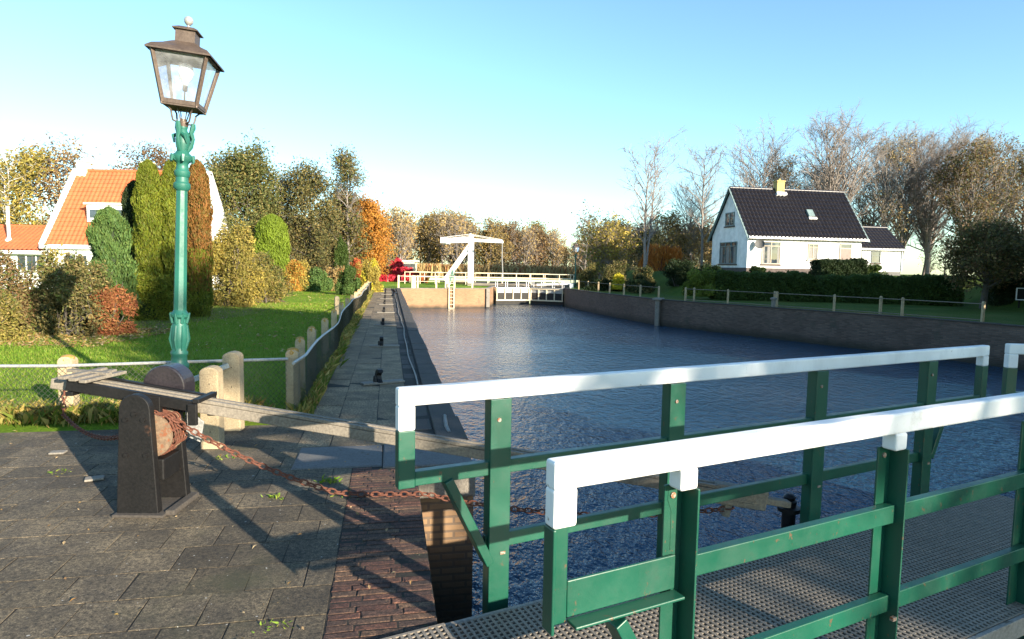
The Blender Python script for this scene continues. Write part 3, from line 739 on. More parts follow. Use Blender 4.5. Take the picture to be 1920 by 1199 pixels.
# ------------------------------------------------------------------ street lamps
def street_lamp(loc, label, lean=0.0, lant=0.0, rz=.42, k=1.0, segs=20, simple=False):
    r = empty('street_lamp', loc, 0, label, 'street lamp'); r.rotation_euler = (0, lean, 0); r.scale = (k, k, k)
    b = MB()
    b.lathe([(.135, -.05), (.135, .22), (.155, .24), (.155, .30), (.128, .34), (.122, .52), (.112, .56)], 8, rot=.4)
    b.lathe([(.118, .55), (.128, .57), (.128, .60), (.105, .63), (.100, .70), (.112, .715), (.112, .735), (.092, .76), (.098, .80), (.115, .86), (.118, .92), (.108, 1.0), (.092, 1.06), (.085, 1.10),
             (.125, 1.125), (.130, 1.15), (.095, 1.17), (.078, 1.20)], segs)
    for j in range(8):
        a = 2 * PI * j / 8
        b.tube([(.09 * math.cos(a), .09 * math.sin(a), 1.06), (.115 * math.cos(a), .115 * math.sin(a), 1.13), (.128 * math.cos(a), .128 * math.sin(a), 1.165)], [.026, .020, .010], 6)
        b.tube([(.085 * math.cos(a), .085 * math.sin(a), .76), (.122 * math.cos(a), .122 * math.sin(a), .88), (.10 * math.cos(a), .10 * math.sin(a), 1.03)], [.012, .02, .010], 5)
    b.v = [(x * .78, y * .78, z) for x, y, z in b.v]
    b.build('base', M['lampgreen'], r, smooth=True)
    b = MB(); b.lathe([(.066, 1.17), (.056, 2.55)], 8, rot=.2); b.build('shaft', M['lampgreen'], r, bevel=.004)
    b = MB()
    b.lathe([(.074, 2.70), (.105, 2.73), (.105, 2.77), (.08, 2.79), (.076, 2.84), (.095, 2.86), (.098, 2.90), (.076, 2.92), (.072, 2.98), (.09, 3.0), (.128, 3.03), (.132, 3.06), (.09, 3.09), (.066, 3.12),
             (.085, 3.18), (.09, 3.24), (.07, 3.30), (.05, 3.34), (.06, 3.36), (.045, 3.40)], segs)
    for j in range(6):
        a = 2 * PI * j / 6; c, s_ = math.cos(a), math.sin(a)
        b.tube([(.10 * c, .10 * s_, 3.03), (.145 * c, .145 * s_, 3.05), (.15 * c, .15 * s_, 3.0)], [.03, .03, .015], 6)
    for j in range(3):
        a = 2 * PI * j / 3 + .5; c, s_ = math.cos(a), math.sin(a)
        b.tube([(.06 * c, .06 * s_, 3.12), (.10 * c, .10 * s_, 3.17), (.125 * c, .125 * s_, 3.25), (.10 * c, .10 * s_, 3.31), (.12 * c, .12 * s_, 3.37), (.125 * c, .125 * s_, 3.41)], [.025, .028, .022, .03, .036, .026], 7)
        b.tube([(.07 * c, .07 * s_, 3.3), (.12 * math.cos(a + .7), .12 * math.sin(a + .7), 3.27), (.10 * math.cos(a + 1.0), .10 * math.sin(a + 1.0), 3.2)], [.02, .024, .012], 6)
    b.v = [(x * .80, y * .80, z - 0.23) for x, y, z in b.v]
    b.build('capital', M['lampgreen'], r, smooth=True)
    RL = Matrix.Rotation(lant, 3, 'Y') @ Matrix.Rotation(rz, 3, 'Z'); O = Vector((0, 0, 3.14))
    def T(x, y, z): return RL @ Vector((x, y, z)) + O
    lant_o = []
    b = MB()                                          # cradle
    b.lathe([(.05, 0), (.055, .05), (.03, .055), (.028, .08)], 12, O, RL)
    for j in range(4):
        a = PI / 4 + j * PI / 2; c, s_ = math.cos(a), math.sin(a)
        b.tube([T(.045 * c, .045 * s_, .03), T(.11 * c, .11 * s_, .045), T(.125 * c, .125 * s_, .09), T(.135 * c, .135 * s_, .14), T(.17 * c, .17 * s_, .175), T(.235 * c, .235 * s_, .19)], .0095, 6)
        b.lathe([(.004, -.02), (.014, -.01), (.014, .008), (.004, .02)], 8, T(.235 * c, .235 * s_, .195))
        b.tube([T(.03 * c, .03 * s_, .05), T(.07 * c, .07 * s_, .20)], .006, 5)
    cradle = b.build('cradle', M['copper'], r, smooth=True)
    zb, zt_, hb, ht = .20, .72, .160, .258              # lantern cage half widths
    b = MB()
    cb = [(-hb, -hb), (hb, -hb), (hb, hb), (-hb, hb)]; ct = [(-ht, -ht), (ht, -ht), (ht, ht), (-ht, ht)]
    for (x0, y0), (x1, y1) in zip(cb, ct): b.beam(T(x0, y0, zb), T(x1, y1, zt_), .034, .034, RL @ Vector((x0, y0, 0)))
    for j in range(4):
        b.beam(T(*cb[j], zb + .02), T(*cb[(j + 1) % 4], zb + .02), .03, .045); b.beam(T(*ct[j], zt_ - .012), T(*ct[(j + 1) % 4], zt_ - .012), .03, .036)
    b.box(T(0, 0, zb - .01), (2 * hb + .02, 2 * hb + .02, .02), RL)
    cage = b.build('cage', M['copper'], r, bevel=.003)
    for j in range(4):
        x0, y0 = cb[j]; x1, y1 = cb[(j + 1) % 4]; X0, Y0 = ct[j]; X1, Y1 = ct[(j + 1) % 4]
        p = MB(); f = .985
        p.add([T(x0 * f, y0 * f, zb + .03), T(x1 * f, y1 * f, zb + .03), T(X1 * f, Y1 * f, zt_ - .02), T(X0 * f, Y0 * f, zt_ - .02)], [(0, 1, 2, 3)])
        p.build('pane', M['lampglass'], cage)
    b = MB()                                          # roof, chimney, cap and finial
    def sq(h, z): return [T(-h, -h, z), T(h, -h, z), T(h, h, z), T(-h, h, z)]
    rings = [(.28, zt_ - .012), (.305, zt_ - .03), (.305, zt_ - .014), (.26, zt_ + .03), (.18, zt_ + .07), (.115, zt_ + .115), (.095, zt_ + .125), (.095, zt_ + .25)]
    vs = []; fs = []
    for h, z in rings: vs += sq(h, z)
    for i in range(len(rings) - 1):
        for j in range(4): fs.append((i * 4 + j, i * 4 + (j + 1) % 4, i * 4 + 4 + (j + 1) % 4, i * 4 + 4 + j))
    fs.append((3, 2, 1, 0)); fs.append((28, 29, 30, 31))
    b.add(vs, fs); roof = b.build('roof', M['copper'], r, fix=True)
    b = MB(); rings = [(.12, zt_ + .245), (.122, zt_ + .255), (.07, zt_ + .285), (.02, zt_ + .30)]
    vs = []; fs = []
    for h, z in rings: vs += sq(h, z)
    for i in range(3):
        for j in range(4): fs.append((i * 4 + j, i * 4 + (j + 1) % 4, i * 4 + 4 + (j + 1) % 4, i * 4 + 4 + j))
    fs.append((3, 2, 1, 0)); fs.append((12, 13, 14, 15))
    b.add(vs, fs); b.build('chimney_cap', M['copper'], roof, fix=True)
    b = MB(); b.lathe([(.012, .29), (.012, .315), (.02, .32), (.042, .345), (.046, .37), (.036, .395), (.012, .41)], 12, T(0, 0, zt_) , RL); b.build('finial', M['steel'], roof, smooth=True)
    b = MB(); b.lathe([(.008, .2), (.008, .36), (.026, .37), (.026, .42), (.02, .425)], 10, O, RL); b.build('socket', M['darkstone'], cage)
    b = MB(); b.lathe([(.02, .425), (.03, .45), (.065, .50), (.078, .55), (.068, .61), (.035, .645), (.008, .655)], 16, O, RL); b.build('bulb', M['bulb'], cage, smooth=True)
    return r
def mat_bulb():
    m, nt, out = nodes('milky bulb')
    p = princ(nt, out, (.75, .76, .8), .12, 0, None, .6); p.inputs['Alpha'].default_value = .75
    return m
M['bulb'] = mat_bulb()
street_lamp((-3.645, 6.85, 0), 'tall green cast iron street lamp with copper lantern behind the winch', D2R(2.4), D2R(2.2), .21, 1.0)
street_lamp((5.7, 58, 0), 'small far green street lamp on the right bank by the drawbridge', 0, 0, .3, .95)

# ------------------------------------------------------------------ fences
def concrete_post(mb, x, y, h, w_=.13, z0=-.1, rz=0.0):
    R = Matrix.Rotation(rz, 3, 'Z'); n = 6
    prof = [(-w_ / 2, z0), (w_ / 2, z0), (w_ / 2, h - .03)] + [(w_ / 2 * math.cos(PI * k / n) * .92, h - .03 + .045 * math.sin(PI * k / n)) for k in range(1, n)] + [(-w_ / 2, h - .03)]
    mb.prism(prof, (-w_ * .45, w_ * .45), lambda a, c, t: Vector((x, y, 0)) + R @ Vector((a, t, c)))
def chain_mesh(mb, A, B, z0, z1, step=.055, r=.0021):
    A = Vector(A); B = Vector(B); d = B - A; L_ = d.length; d.normalize(); h = z1 - z0
    vs = []; fs = []
    nrm = Vector((-d.y, d.x, 0))
    def P(x, z): return Vector((A.x + d.x * x, A.y + d.y * x, z))
    segs = []
    x = -h
    while x < L_:
        for up in (1, 0):
            x0, x1 = x, x + h; z_a, z_b = (z0, z1) if up else (z1, z0)
            if x0 < 0: z_a = z_a + (z_b - z_a) * (-x0 / h); x0 = 0
            if x1 > L_: z_b = z_b - (z_b - z_a) * ((x1 - L_) / (x1 - x0)) if x1 > x0 else z_b; x1 = L_
            if x1 - x0 > .02: segs.append((P(x0, z_a) + nrm * (.002 if up else -.002), P(x1, z_b) + nrm * (.002 if up else -.002)))
        x += step
    for a, b_ in segs:
        t = (b_ - a).normalized(); u = nrm; v_ = t.cross(u)
        o = len(vs)
        for p in (a, b_):
            for k in range(3):
                an = 2 * PI * k / 3; vs.append(p + (u * math.cos(an) + v_ * math.sin(an)) * r)
        for k in range(3): fs.append((o + k, o + (k + 1) % 3, o + 3 + (k + 1) % 3, o + 3 + k))
    mb.add(vs, fs)

PL, PB = (-4.78, 6.76), (-2.52, 7.19)
fz = .59
f = empty('chainlink_fence', (-4.78, 6.76, 0), 0, 'low chain link fence on lichened concrete posts between the paving and lawn', 'fence')
def sub(o, x, y):                                      # keep world coordinates under an Empty standing at its own place
    o.matrix_parent_inverse = Matrix.Translation(o.parent.location).inverted(); return o
for (x, y, h, rz) in ((-4.77, 6.76, .67, .1), (-7.4, 6.4, .67, .1), (-2.50, 7.20, .73, .1)):
    b = MB(); concrete_post(b, x, y, h, .14 if x > -3 else .15, rz=rz); p = sub(b.build('post', M['concrete'], f, bevel=.012, fix=True), x, y)
    b = MB(); b.lathe([(.066, h - .045), (.07, h - .02), (.062, h + .012), (.035, h + .026), (.01, h + .03)], 12, (x, y, 0)); sub(b.build('lichen_cap', M['lichen'], f, smooth=True), x, y)
b = MB(); b.tube([(-9.6, 6.05, fz), (-4.78, 6.67, fz), (-3.64, 7.02, fz + .01), (PB[0], PB[1] - .09, fz + .05)], .017, 8); sub(b.build('top_rail', M['steel'], f, smooth=True), 0, 0)
b = MB(); chain_mesh(b, (-9.6, 6.06), (-4.78, 6.68), .0, fz, .06); chain_mesh(b, (-4.78, 6.68), (-3.64, 7.03), .0, fz, .06); chain_mesh(b, (-3.64, 7.03), (-2.54, 7.11), .0, fz + .02, .06); sub(b.build('wire_mesh', M['wire'], f), 0, 0)

f = empty('chainlink_fence', tuple(q(-1.82, 2.0)), 0, 'chain link fence running along the tiled path on the lawn side', 'fence')
v = 2.05; b = MB(); pts = [q(-1.74, 1.78, fz + .05)]
rr = random.Random(12)
pv = [3.25, 4.55, 6.6, 8.6, 10.8, 13.2, 15.6, 18, 20.5, 23, 25.5, 28, 30.5, 33, 35.5, 38, 40.5]
for v in pv:
    x, y, _ = q(-1.86, v); h = .74 + rr.uniform(-.03, .03)
    p = MB(); concrete_post(p, x, y, h, .118, rz=RQ + rr.uniform(-.1, .1)); sub(p.build('post', M['concrete'], f, bevel=.012, fix=True), 0, 0)
    p = MB(); p.lathe([(.054, h - .05), (.060, h - .02), (.052, h + .012), (.03, h + .026), (.01, h + .03)], 10, (x, y, 0)); sub(p.build('lichen_cap', M['lichen'], f, smooth=True), 0, 0)
for v in [i * .8 for i in range(3, 52)]: pts.append(q(-1.74 + .05 * math.sin(v * .35) + .03 * math.sin(v * 1.1), v, fz + .02 + .03 * math.sin(v * .6)))
b.tube(pts, .017, 7); sub(b.build('top_rail', M['steel'], f, smooth=True), 0, 0)
b = MB()
for i in range(len(pts) - 1):
    far_ = i > 22
    chain_mesh(b, pts[i][:2], pts[i + 1][:2], .0, fz + .02, .055 if not far_ else .08, .0022 if not far_ else .003)
sub(b.build('wire_mesh', M['wire'], f), 0, 0)
# two loose concrete posts with a sloping strut, by the winch
for (x, y, h, lab, nm) in ((-2.77, 5.80, .745, 'nearer of two bare concrete posts just right of the winch, crossed by the rack beam', 'concrete_post'), (-2.85, 6.44, .795, 'farther and taller of two bare concrete posts just right of the winch', 'concrete_post')):
    b = MB(); concrete_post(b, x, y, h, .168, rz=.1)
    o = tag(b.build(nm, M['concrete'], None, bevel=.012, fix=True), lab, 'post', 'concrete posts beside the winch')
    for z in (h - .14, h - .34, .16): k = MB(); k.tube([(x + .01, y - .063, z), (x + .01, y - .075, z)], .009, 6); k.build('bolt', M['black'], o)
b = MB(); b.beam((-3.45, 6.0, .42), (-2.86, 6.36, .68), .045, .045); tag(b.build('strut', M['steel']), 'thin grey sloping bar leaning against the taller concrete post by the winch', 'bar')
b = MB(); concrete_post(b, -5.95, 21.5, .62, .15, rz=.4); tag(b.build('concrete_post', M['concrete'], None, bevel=.015, fix=True), 'single grey concrete post standing alone on the lawn behind the path fence', 'post')

# fence on the right quay
def post_rail(name, pts, hs, zr, label, m_post, m_rail, base=0.0, pw=.10, extra=()):
    f = empty(name, (pts[0][0], pts[0][1], base), 0, label, 'fence')
    for (x, y) in list(pts) + list(extra):
        b = MB(); concrete_post(b, x, y, base + hs, pw, base - .1, rr.uniform(-.4, .4)); o = b.build('post', m_post, f, bevel=.01, fix=True); o.matrix_parent_inverse = Matrix.Translation((pts[0][0], pts[0][1], base)).inverted()
    for z in zr:
        b = MB(); b.tube([(x, y, base + z) for x, y in pts], .018, 6); o = b.build('rail', m_rail, f, smooth=True); o.matrix_parent_inverse = Matrix.Translation((pts[0][0], pts[0][1], base)).inverted()
    return f
def along(poly, step, off, s0=0, s1=1e9):
    P_ = [Vector(p) for p in poly]; out = []; acc = 0.0; nxt = s0
    for a, b_ in zip(P_[:-1], P_[1:]):
        L_ = (b_ - a).length; dd = (b_ - a) / L_
        while nxt <= acc + L_ and nxt <= s1:
            p = a + dd * (nxt - acc); out.append((p.x - dd.y * off, p.y + dd.x * off)); nxt += step
        acc += L_
    return out
RW = RIGHT[1:7]
post_rail('post_and_rail_fence', along(RW, 2.9, .75, 18.2), .74, (.66, .06), 'long low fence of wooden posts and wire rails on the right quay by the hedge', M['concrete'], M['greywood'], extra=along(RW, 5.1, 1.0, 18.6, 33))
post_rail('post_and_rail_fence', along(RW, 2.4, .8, 1.0, 17), .72, (.64,), 'short far fence half hidden in dark shrubs on the right quay', M['concrete'], M['greywood'])
post_rail('white_fence', [(-8.6 + 1.35 * k, 47.9 + .62 * k) for k in range(5)], .95, (.9, .5), 'low white post and rail fence on the orange brick wing wall', M['cream'], M['cream'], pw=.12)
b = MB(); b.lathe([(.10, -.05), (.10, .35), (.16, .38), (.16, .45), (.05, .48)], 10, (12.6, 30.6, 0)); tag(b.build('bollard', M['stone'], None, smooth=True), 'small mushroom topped stone bollard on the right quay behind the fence', 'bollard')

# ------------------------------------------------------------------ mooring hooks and cable along the path
ords = ['nearest to the winch', 'second from the winch', 'third from the winch', 'fourth from the winch', 'fifth from the winch', 'sixth from the winch', 'seventh from the winch', 'farthest from the winch']
first = None
for i, v in enumerate((3.93, 8.2, 12.9, 17.8, 22.6, 27.2, 32, 36.5)):
    if first is None:
        first = empty('mooring_hook', (0, 0, 0))
        b = MB(); b.box((.06, 0, .012), (.62, .16, .03)); b.build('base_plate', M['stone'], first, bevel=.006)
        b = MB()
        b.prism([(-.09, .02), (.09, .02), (.085, .10), (.05, .17), (-.01, .215), (-.075, .21), (-.10, .17), (-.05, .155), (-.015, .12), (-.03, .07)], (-.04, .035), lambda a, c, t: (t, a, c))
        b.prism([(-.05, .02), (.05, .02), (.03, .11), (-.02, .12)], (-.075, -.042), lambda a, c, t: (t, a, c)); b.build('hook', M['black'], first, fix=True, bevel=.008)
        h = first
    else:
        h = first.copy(); COL.objects.link(h)
        for ch in list(first.children): c = ch.copy(); COL.objects.link(c); c.parent = h
    h.location = q(-.86, v, .006); h.rotation_euler = (0, 0, RQ + (.35 if i == 0 else .05 * (-1) ** i))
    tag(h, 'black iron mooring hook on the tiled path, ' + ords[i], 'mooring hook', 'mooring hooks along the path')
b = MB(); b.tube([q(-.33 + .02 * math.sin(v * .6) + .01 * math.sin(v * 1.7), v, .02) for v in [3.7 + .4 * i for i in range(78)]] , .012, 7)
tag(b.build('mooring_cable', M['edge'], None, smooth=True), 'thin grey cable lying along the edge of the tiled path', 'cable')
b = MB(); b.tube([q(-.36 + (.12 if 33 < v < 38 else 0) + .03 * math.sin(v), v, .045) for v in [30 + .5 * i for i in range(22)]] , .04, 7)
tag(b.build('hose', M['black'], None, smooth=True), 'thick black hose with a bend at the far end of the path', 'hose')
b = MB()
for s_ in (0, 1): b.tube([q(-.12, .9 + .1, .02), q(-.13, 1.25, .035), q(-.1, 1.75, .02)], .022, 7)
tag(b.build('iron_bar', M['steel'], None, smooth=True), 'short grey iron bar on the dark coping near the rack beam', 'bar')
# ------------------------------------------------------------------ houses
def pantile(mb, O, U, Vv, nu, nv, h=.045, step=.03, ns=6):
    O = Vector(O); U = Vector(U); Vv = Vector(Vv); n = U.cross(Vv).normalized()
    vs = []; fs = []; W = nu * ns + 1
    rows = []
    for j in range(nv): rows += [(j / nv, step), ((j + .985) / nv, 0.0)]
    for (v, o) in rows:
        for i in range(W):
            t = (i % ns) / ns
            z = h * (.5 - .5 * math.cos(2 * PI * t)) ** .8
            vs.append(O + U * (i / (W - 1)) + Vv * v + n * (z + o))
    for j in range(len(rows) - 1):
        for i in range(W - 1): fs.append((j * W + i, j * W + i + 1, (j + 1) * W + i + 1, (j + 1) * W + i))
    mb.add(vs, fs)

def window(par, O, U, w_, h_, frame, cols=1, trans=0.0, sill=None, curtain=False, fw=.06, curt=None):
    """window at O (lower left, on the wall face), U = unit direction along the wall, built with pane, frame and sill"""
    O = Vector(O); U = Vector(U); Z = Vector((0, 0, 1)); n = U.cross(Z)
    def bx(mb, x0, x1, z0, z1, d0, d1):
        c = O + U * ((x0 + x1) / 2) + Z * ((z0 + z1) / 2) + n * ((d0 + d1) / 2)
        R = Matrix((U, -n, Z)).transposed(); mb.box(c, (x1 - x0, abs(d1 - d0), z1 - z0), R)
    b = MB(); bx(b, 0, fw, 0, h_, -.02, .05); bx(b, w_ - fw, w_, 0, h_, -.02, .05); bx(b, fw, w_ - fw, 0, fw, -.02, .048); bx(b, fw, w_ - fw, h_ - fw, h_, -.02, .048)
    for k in range(1, cols): x = w_ * k / cols; bx(b, x - fw * .45, x + fw * .45, fw, h_ - fw, -.02, .044)
    if trans: z = h_ * trans; bx(b, fw, w_ - fw, z - fw * .4, z + fw * .4, -.02, .040)
    fr = b.build('window', frame, par)
    b = MB(); bx(b, fw * .5, w_ - fw * .5, fw * .5, h_ - fw * .5, -.01, .012); b.build('pane', M['pane'], fr)
    if curtain:
        for (x0, x1) in ((.08, .30), (.70, .92)) if curt is None else curt:
            n_ = 5; b = MB()
            for k in range(n_): a = w_ * (x0 + (x1 - x0) * k / n_); e = w_ * (x0 + (x1 - x0) * (k + .8) / n_); bx(b, a, e, fw, (h_ * trans if trans else h_) - fw, .0125, .016 + .004 * (k % 2))
            b.build('curtain', M['curtain'], fr)
    if sill is not None:
        b = MB(); bx(b, -.08, w_ + .08, -.10, -.005, -.02, .09); b.build('sill', sill, fr)
    return fr

HZ = 1.58
hs = empty('white_house', (16.5, 45, HZ), D2R(10), 'white house with a steep black tiled roof and yellow chimney behind the hedge', 'house')
WL, GD, EV, RG = 9.0, 5.2, 2.82, 6.18
b = MB(); b.prism([(0, .37), (GD, .37), (GD, EV), (GD / 2, RG - .08), (0, EV)], (0, WL), lambda a, c, t: (t, a, c)); b.build('wall', M['plainwhite'], hs, fix=True)
b = MB(); b.box((WL / 2, GD / 2, .07), (WL + .04, GD + .04, .62)); b.build('plinth', M['plinth'], hs)
sv = Vector((0, GD / 2 + .38, RG - EV + .48)); b = MB()
pantile(b, (-.14, -.38, EV - .42), (WL + .42, 0, 0), sv, 32, 13, .10, .06)
rb_ = Vector((0, -GD / 2 - .38, RG - EV + .48)); pantile(b, (WL + .28, GD + .38, EV - .42), (-WL - .42, 0, 0), rb_, 32, 13, .075, .05)
b.tube([(-.14, GD / 2, RG + .08), (WL + .28, GD / 2, RG + .08)], .11, 10)
roof = b.build('roof', M['roofblack'], hs, smooth=True)
for x in (-.17, WL + .29):
    b = MB(); b.beam((x, -.40, EV - .45), (x, GD / 2, RG + .02), .05, .16, (1, 0, 0)); b.build('verge_board', M['greyframe'], hs)
    b = MB(); b.beam((x, GD + .40, EV - .45), (x, GD / 2 + .003, RG + .02), .048, .16, (1, 0, 0)); b.build('verge_board', M['greyframe'], hs)
b = MB(); b.box((WL / 2 + .07, -.22, EV - .30), (WL + .38, .28, .17)); b.box((WL / 2 + .07, -.40, EV - .33), (WL + .40, .10, .12)); b.build('gutter', M['plainwhite'], hs)
b = MB(); cx, cy = 3.75, GD / 2 - .12; b.box((cx, cy, RG + .12), (.62, .52, 1.0)); b.box((cx, cy, RG + .66), (.70, .60, .10)); 
b.tube([(cx, cy, RG + .7), (cx, cy, RG + .86)], .09, 10)
ch = b.build('chimney', M['yellow'], roof, bevel=.015)
b = MB(); b.box((cx, cy - .36, RG - .31), (.8, .22, .25), Matrix.Rotation(.9, 3, 'X')); b.build('flashing', M['plainwhite'], ch)
b = MB(); b.box((5.45, 1.03, 4.44), (.5, .62, .16), Matrix.Rotation(math.atan2(sv.z, sv.y), 3, 'X')); sk = b.build('skylight', M['greyframe'], roof, bevel=.02)
b = MB(); b.box((5.45, .68, 4.05), (.62, .18, .08), Matrix.Rotation(math.atan2(sv.z, sv.y), 3, 'X')); b.build('flashing', M['plainwhite'], sk)
window(hs, (1.10, 0, .66), (1, 0, 0), 1.45, 1.60, M['frame'], 2, .80, M['plinth'], True, curt=((.05, .16), (.30, .46), (.84, .95)))
window(hs, (4.72, 0, 1.06), (1, 0, 0), .78, 1.12, M['frame'], 2, .78, M['frame'], True, curt=((.06, .46), (.54, .94)))
window(hs, (0, 3.9, .66), (0, -1, 0), 2.5, 1.62, M['greyframe'], 3, .80, M['plinth'], True, curt=((.05, .18), (.40, .58), (.82, .95)))
window(hs, (0, 3.25, 3.45), (0, -1, 0), 1.3, 1.0, M['greyframe'], 2, 0, M['plinth'], False, .07)
b = MB(); b.box((7.72, -.02, 1.05), (.86, .06, 1.66)); dd = b.build('door', M['door'], hs, bevel=.01)
b = MB(); 
for x in (7.27, 8.17): b.box((x, -.015, 1.22), (.07, .09, 2.04))
b.box((7.72, -.015, 2.21), (.96, .09, .07)); b.box((7.72, -.015, 1.90), (.84, .088, .06)); b.build('door_frame', M['frame'], dd)
b = MB(); b.box((7.72, -.01, 2.05), (.83, .04, .24)); b.build('pane', M['pane'], dd)
b = MB(); b.tube([(8.05, -.06, 1.05), (8.05, -.10, 1.05), (7.98, -.10, 1.05)], .014, 6); b.build('handle', M['steel'], dd)
b = MB(); RD = Matrix.Rotation(1.2, 3, 'X') @ Matrix.Rotation(-.5, 3, 'Y'); b.lathe([(.02, -.07), (.14, -.05), (.25, 0), (.34, .07), (.33, .075), (.24, .01), (.02, -.05)], 18, (.68, -.42, 2.02), RD); b.tube([(.68, -.4, 2.0), (.66, -.22, 1.93), (.66, -.0, 1.93)], .025, 6)
b.tube([Vector((.68, -.42, 2.02)) + RD @ Vector((0, -.3, 0)), Vector((.68, -.42, 2.02)) + RD @ Vector((0, 0, .32))], .012, 5); b.build('satellite_dish', M['slab'], hs, smooth=True)
# lower extension
E0, EW, ED, EE, ER = WL, 4.1, 3.9, 2.08, 3.62; y0 = .85
b = MB(); b.prism([(y0, .28), (y0 + ED, .28), (y0 + ED, EE), (y0 + ED / 2, ER - .06), (y0, EE)], (E0 + .004, E0 + EW), lambda a, c, t: (t, a, c)); b.build('extension_wall', M['plainwhite'], hs, fix=True)
b = MB(); b.box((E0 + EW / 2, y0 + ED / 2, .05), (EW + .03, ED + .03, .46)); b.build('plinth', M['slab'], hs)
b = MB(); s2v = Vector((0, ED / 2 + .3, ER - EE + .28)); pantile(b, (E0 + .02, y0 - .3, EE - .24), (EW + .25, 0, 0), s2v, 15, 8, .075, .05); pantile(b, (E0 + EW + .27, y0 + ED + .3, EE - .24), (-EW - .25, 0, 0), Vector((0, -ED / 2 - .3, ER - EE + .28)), 16, 8)
b.tube([(E0 + .02, y0 + ED / 2, ER + .08), (E0 + EW + .27, y0 + ED / 2, ER + .08)], .10, 10); b.build('extension_roof', M['roofblack'], hs, smooth=True)
b = MB(); b.box((E0 + EW / 2 + .12, y0 - .2, EE - .16), (EW + .22, .24, .13)); b.tube([(E0 + EW + .02, y0 - .06, .3), (E0 + EW + .02, y0 - .06, EE - .2)], .045, 8); b.build('gutter', M['plainwhite'], hs)
b = MB(); b.box((E0 + .42, y0 - .015, 1.1), (.68, .05, 1.64)); b.build('door', M['greendoor'], hs, bevel=.01)
window(hs, (E0 + 1.55, y0, .92), (1, 0, 0), .78, .86, M['greendoor'], 1, .62, M['plinth'], False, .07)

lh = empty('orange_roofed_house', (-26.4, 36, 0), 0, 'white house with a steep orange tiled roof and dormer behind the conifers', 'house')
LW, LD, LE, LR = 8.0, 5.6, 2.62, 7.0
b = MB(); b.prism([(0, -.2), (LD, -.2), (LD, LE), (LD / 2, LR - .1), (0, LE)], (0, LW), lambda a, c, t: (t, a, c)); b.build('wall', M['plainwhite'], lh, fix=True)
b = MB(); pantile(b, (.12, -.22, LE - .10), (LW - .24, 0, 0), (0, LD / 2 + .22, LR - LE + .12), 30, 17, .04); pantile(b, (LW - .12, LD + .22, LE - .1), (-LW + .24, 0, 0), (0, -LD / 2 - .22, LR - LE + .12), 30, 17, .04)
b.tube([(.1, LD / 2, LR + .06), (LW - .1, LD / 2, LR + .06)], .10, 10); roof = b.build('roof', M['rooforange'], lh, smooth=True)
for x in (.0, LW):
    b = MB(); b.beam((x, -.25, LE - .16), (x, LD / 2, LR + .06), .30, .24, (1, 0, 0)); b.build('verge_board', M['plainwhite'], lh)
    b = MB(); b.beam((x, LD + .25, LE - .16), (x, LD / 2 + .003, LR + .06), .298, .24, (1, 0, 0)); b.build('verge_board', M['plainwhite'], lh)
b = MB(); b.box((LW / 2, -.16, LE - .20), (LW + .26, .32, .22)); b.box((LW / 2, -.08, LE - .52), (LW + .1, .16, .10)); b.build('gutter', M['plainwhite'], lh)
for x in (.45, 4.35):
    b = MB(); b.box((x, LD / 2, LR + .1), (.55, .5, .9)); b.box((x, LD / 2, LR + .58), (.62, .57, .08)); b.tube([(x, LD / 2, LR + .6), (x, LD / 2, LR + .78)], .08, 8); b.build('chimney', M['cream'], roof, bevel=.01)
b = MB(); b.box((3.35, 1.28, 4.36), (2.6, 1.5, .98)); b.box((3.35, 1.26, 4.90), (2.8, 1.75, .10)); dm = b.build('dormer', M['plainwhite'], roof, bevel=.01)
window(dm, (2.12, .53, 4.0), (1, 0, 0), .92, .66, M['plainwhite'], 1, 0, None, False, .09); window(dm, (3.06, .53, 4.0), (1, 0, 0), 1.5, .66, M['plainwhite'], 1, 0, None, True, .09, curt=((.1, .4),))
window(lh, (3.1, 0, 1.0), (1, 0, 0), .9, .95, M['plainwhite'], 2, 0, None, False); window(lh, (1.0, 0, 1.0), (1, 0, 0), 1.4, 1.0, M['plainwhite'], 2, 0, None, False)
# left wing
b = MB(); b.box((-3.5, 2.2, .95), (6.9, 3.8, 2.35)); b.build('wing_wall', M['plainwhite'], lh)
b = MB(); pantile(b, (-6.9, -.02, 2.18), (6.8, 0, 0), (0, 2.25, 1.42), 26, 7, .04); pantile(b, (-.1, 4.46, 2.18), (-6.8, 0, 0), (0, -2.25, 1.42), 26, 7, .04); b.tube([(-6.9, 2.22, 3.64), (-.1, 2.22, 3.64)], .09, 8); b.build('wing_roof', M['rooforange'], lh, smooth=True)
b = MB(); b.box((-3.5, .04, 2.07), (6.98, .26, .2)); b.build('wing_gutter', M['plainwhite'], lh)
b = MB(); b.tube([(-2.75, .9, 2.6), (-2.75, .9, 4.7)], .085, 10); b.lathe([(.16, -.12), (.20, .0), (.09, .16)], 10, (-2.75, .9, 2.75)); b.build('flue', M['plainwhite'], lh, smooth=True)
window(lh, (-1.9, .3, 1.0), (1, 0, 0), 1.7, .95, M['plainwhite'], 3, 0, None, False)

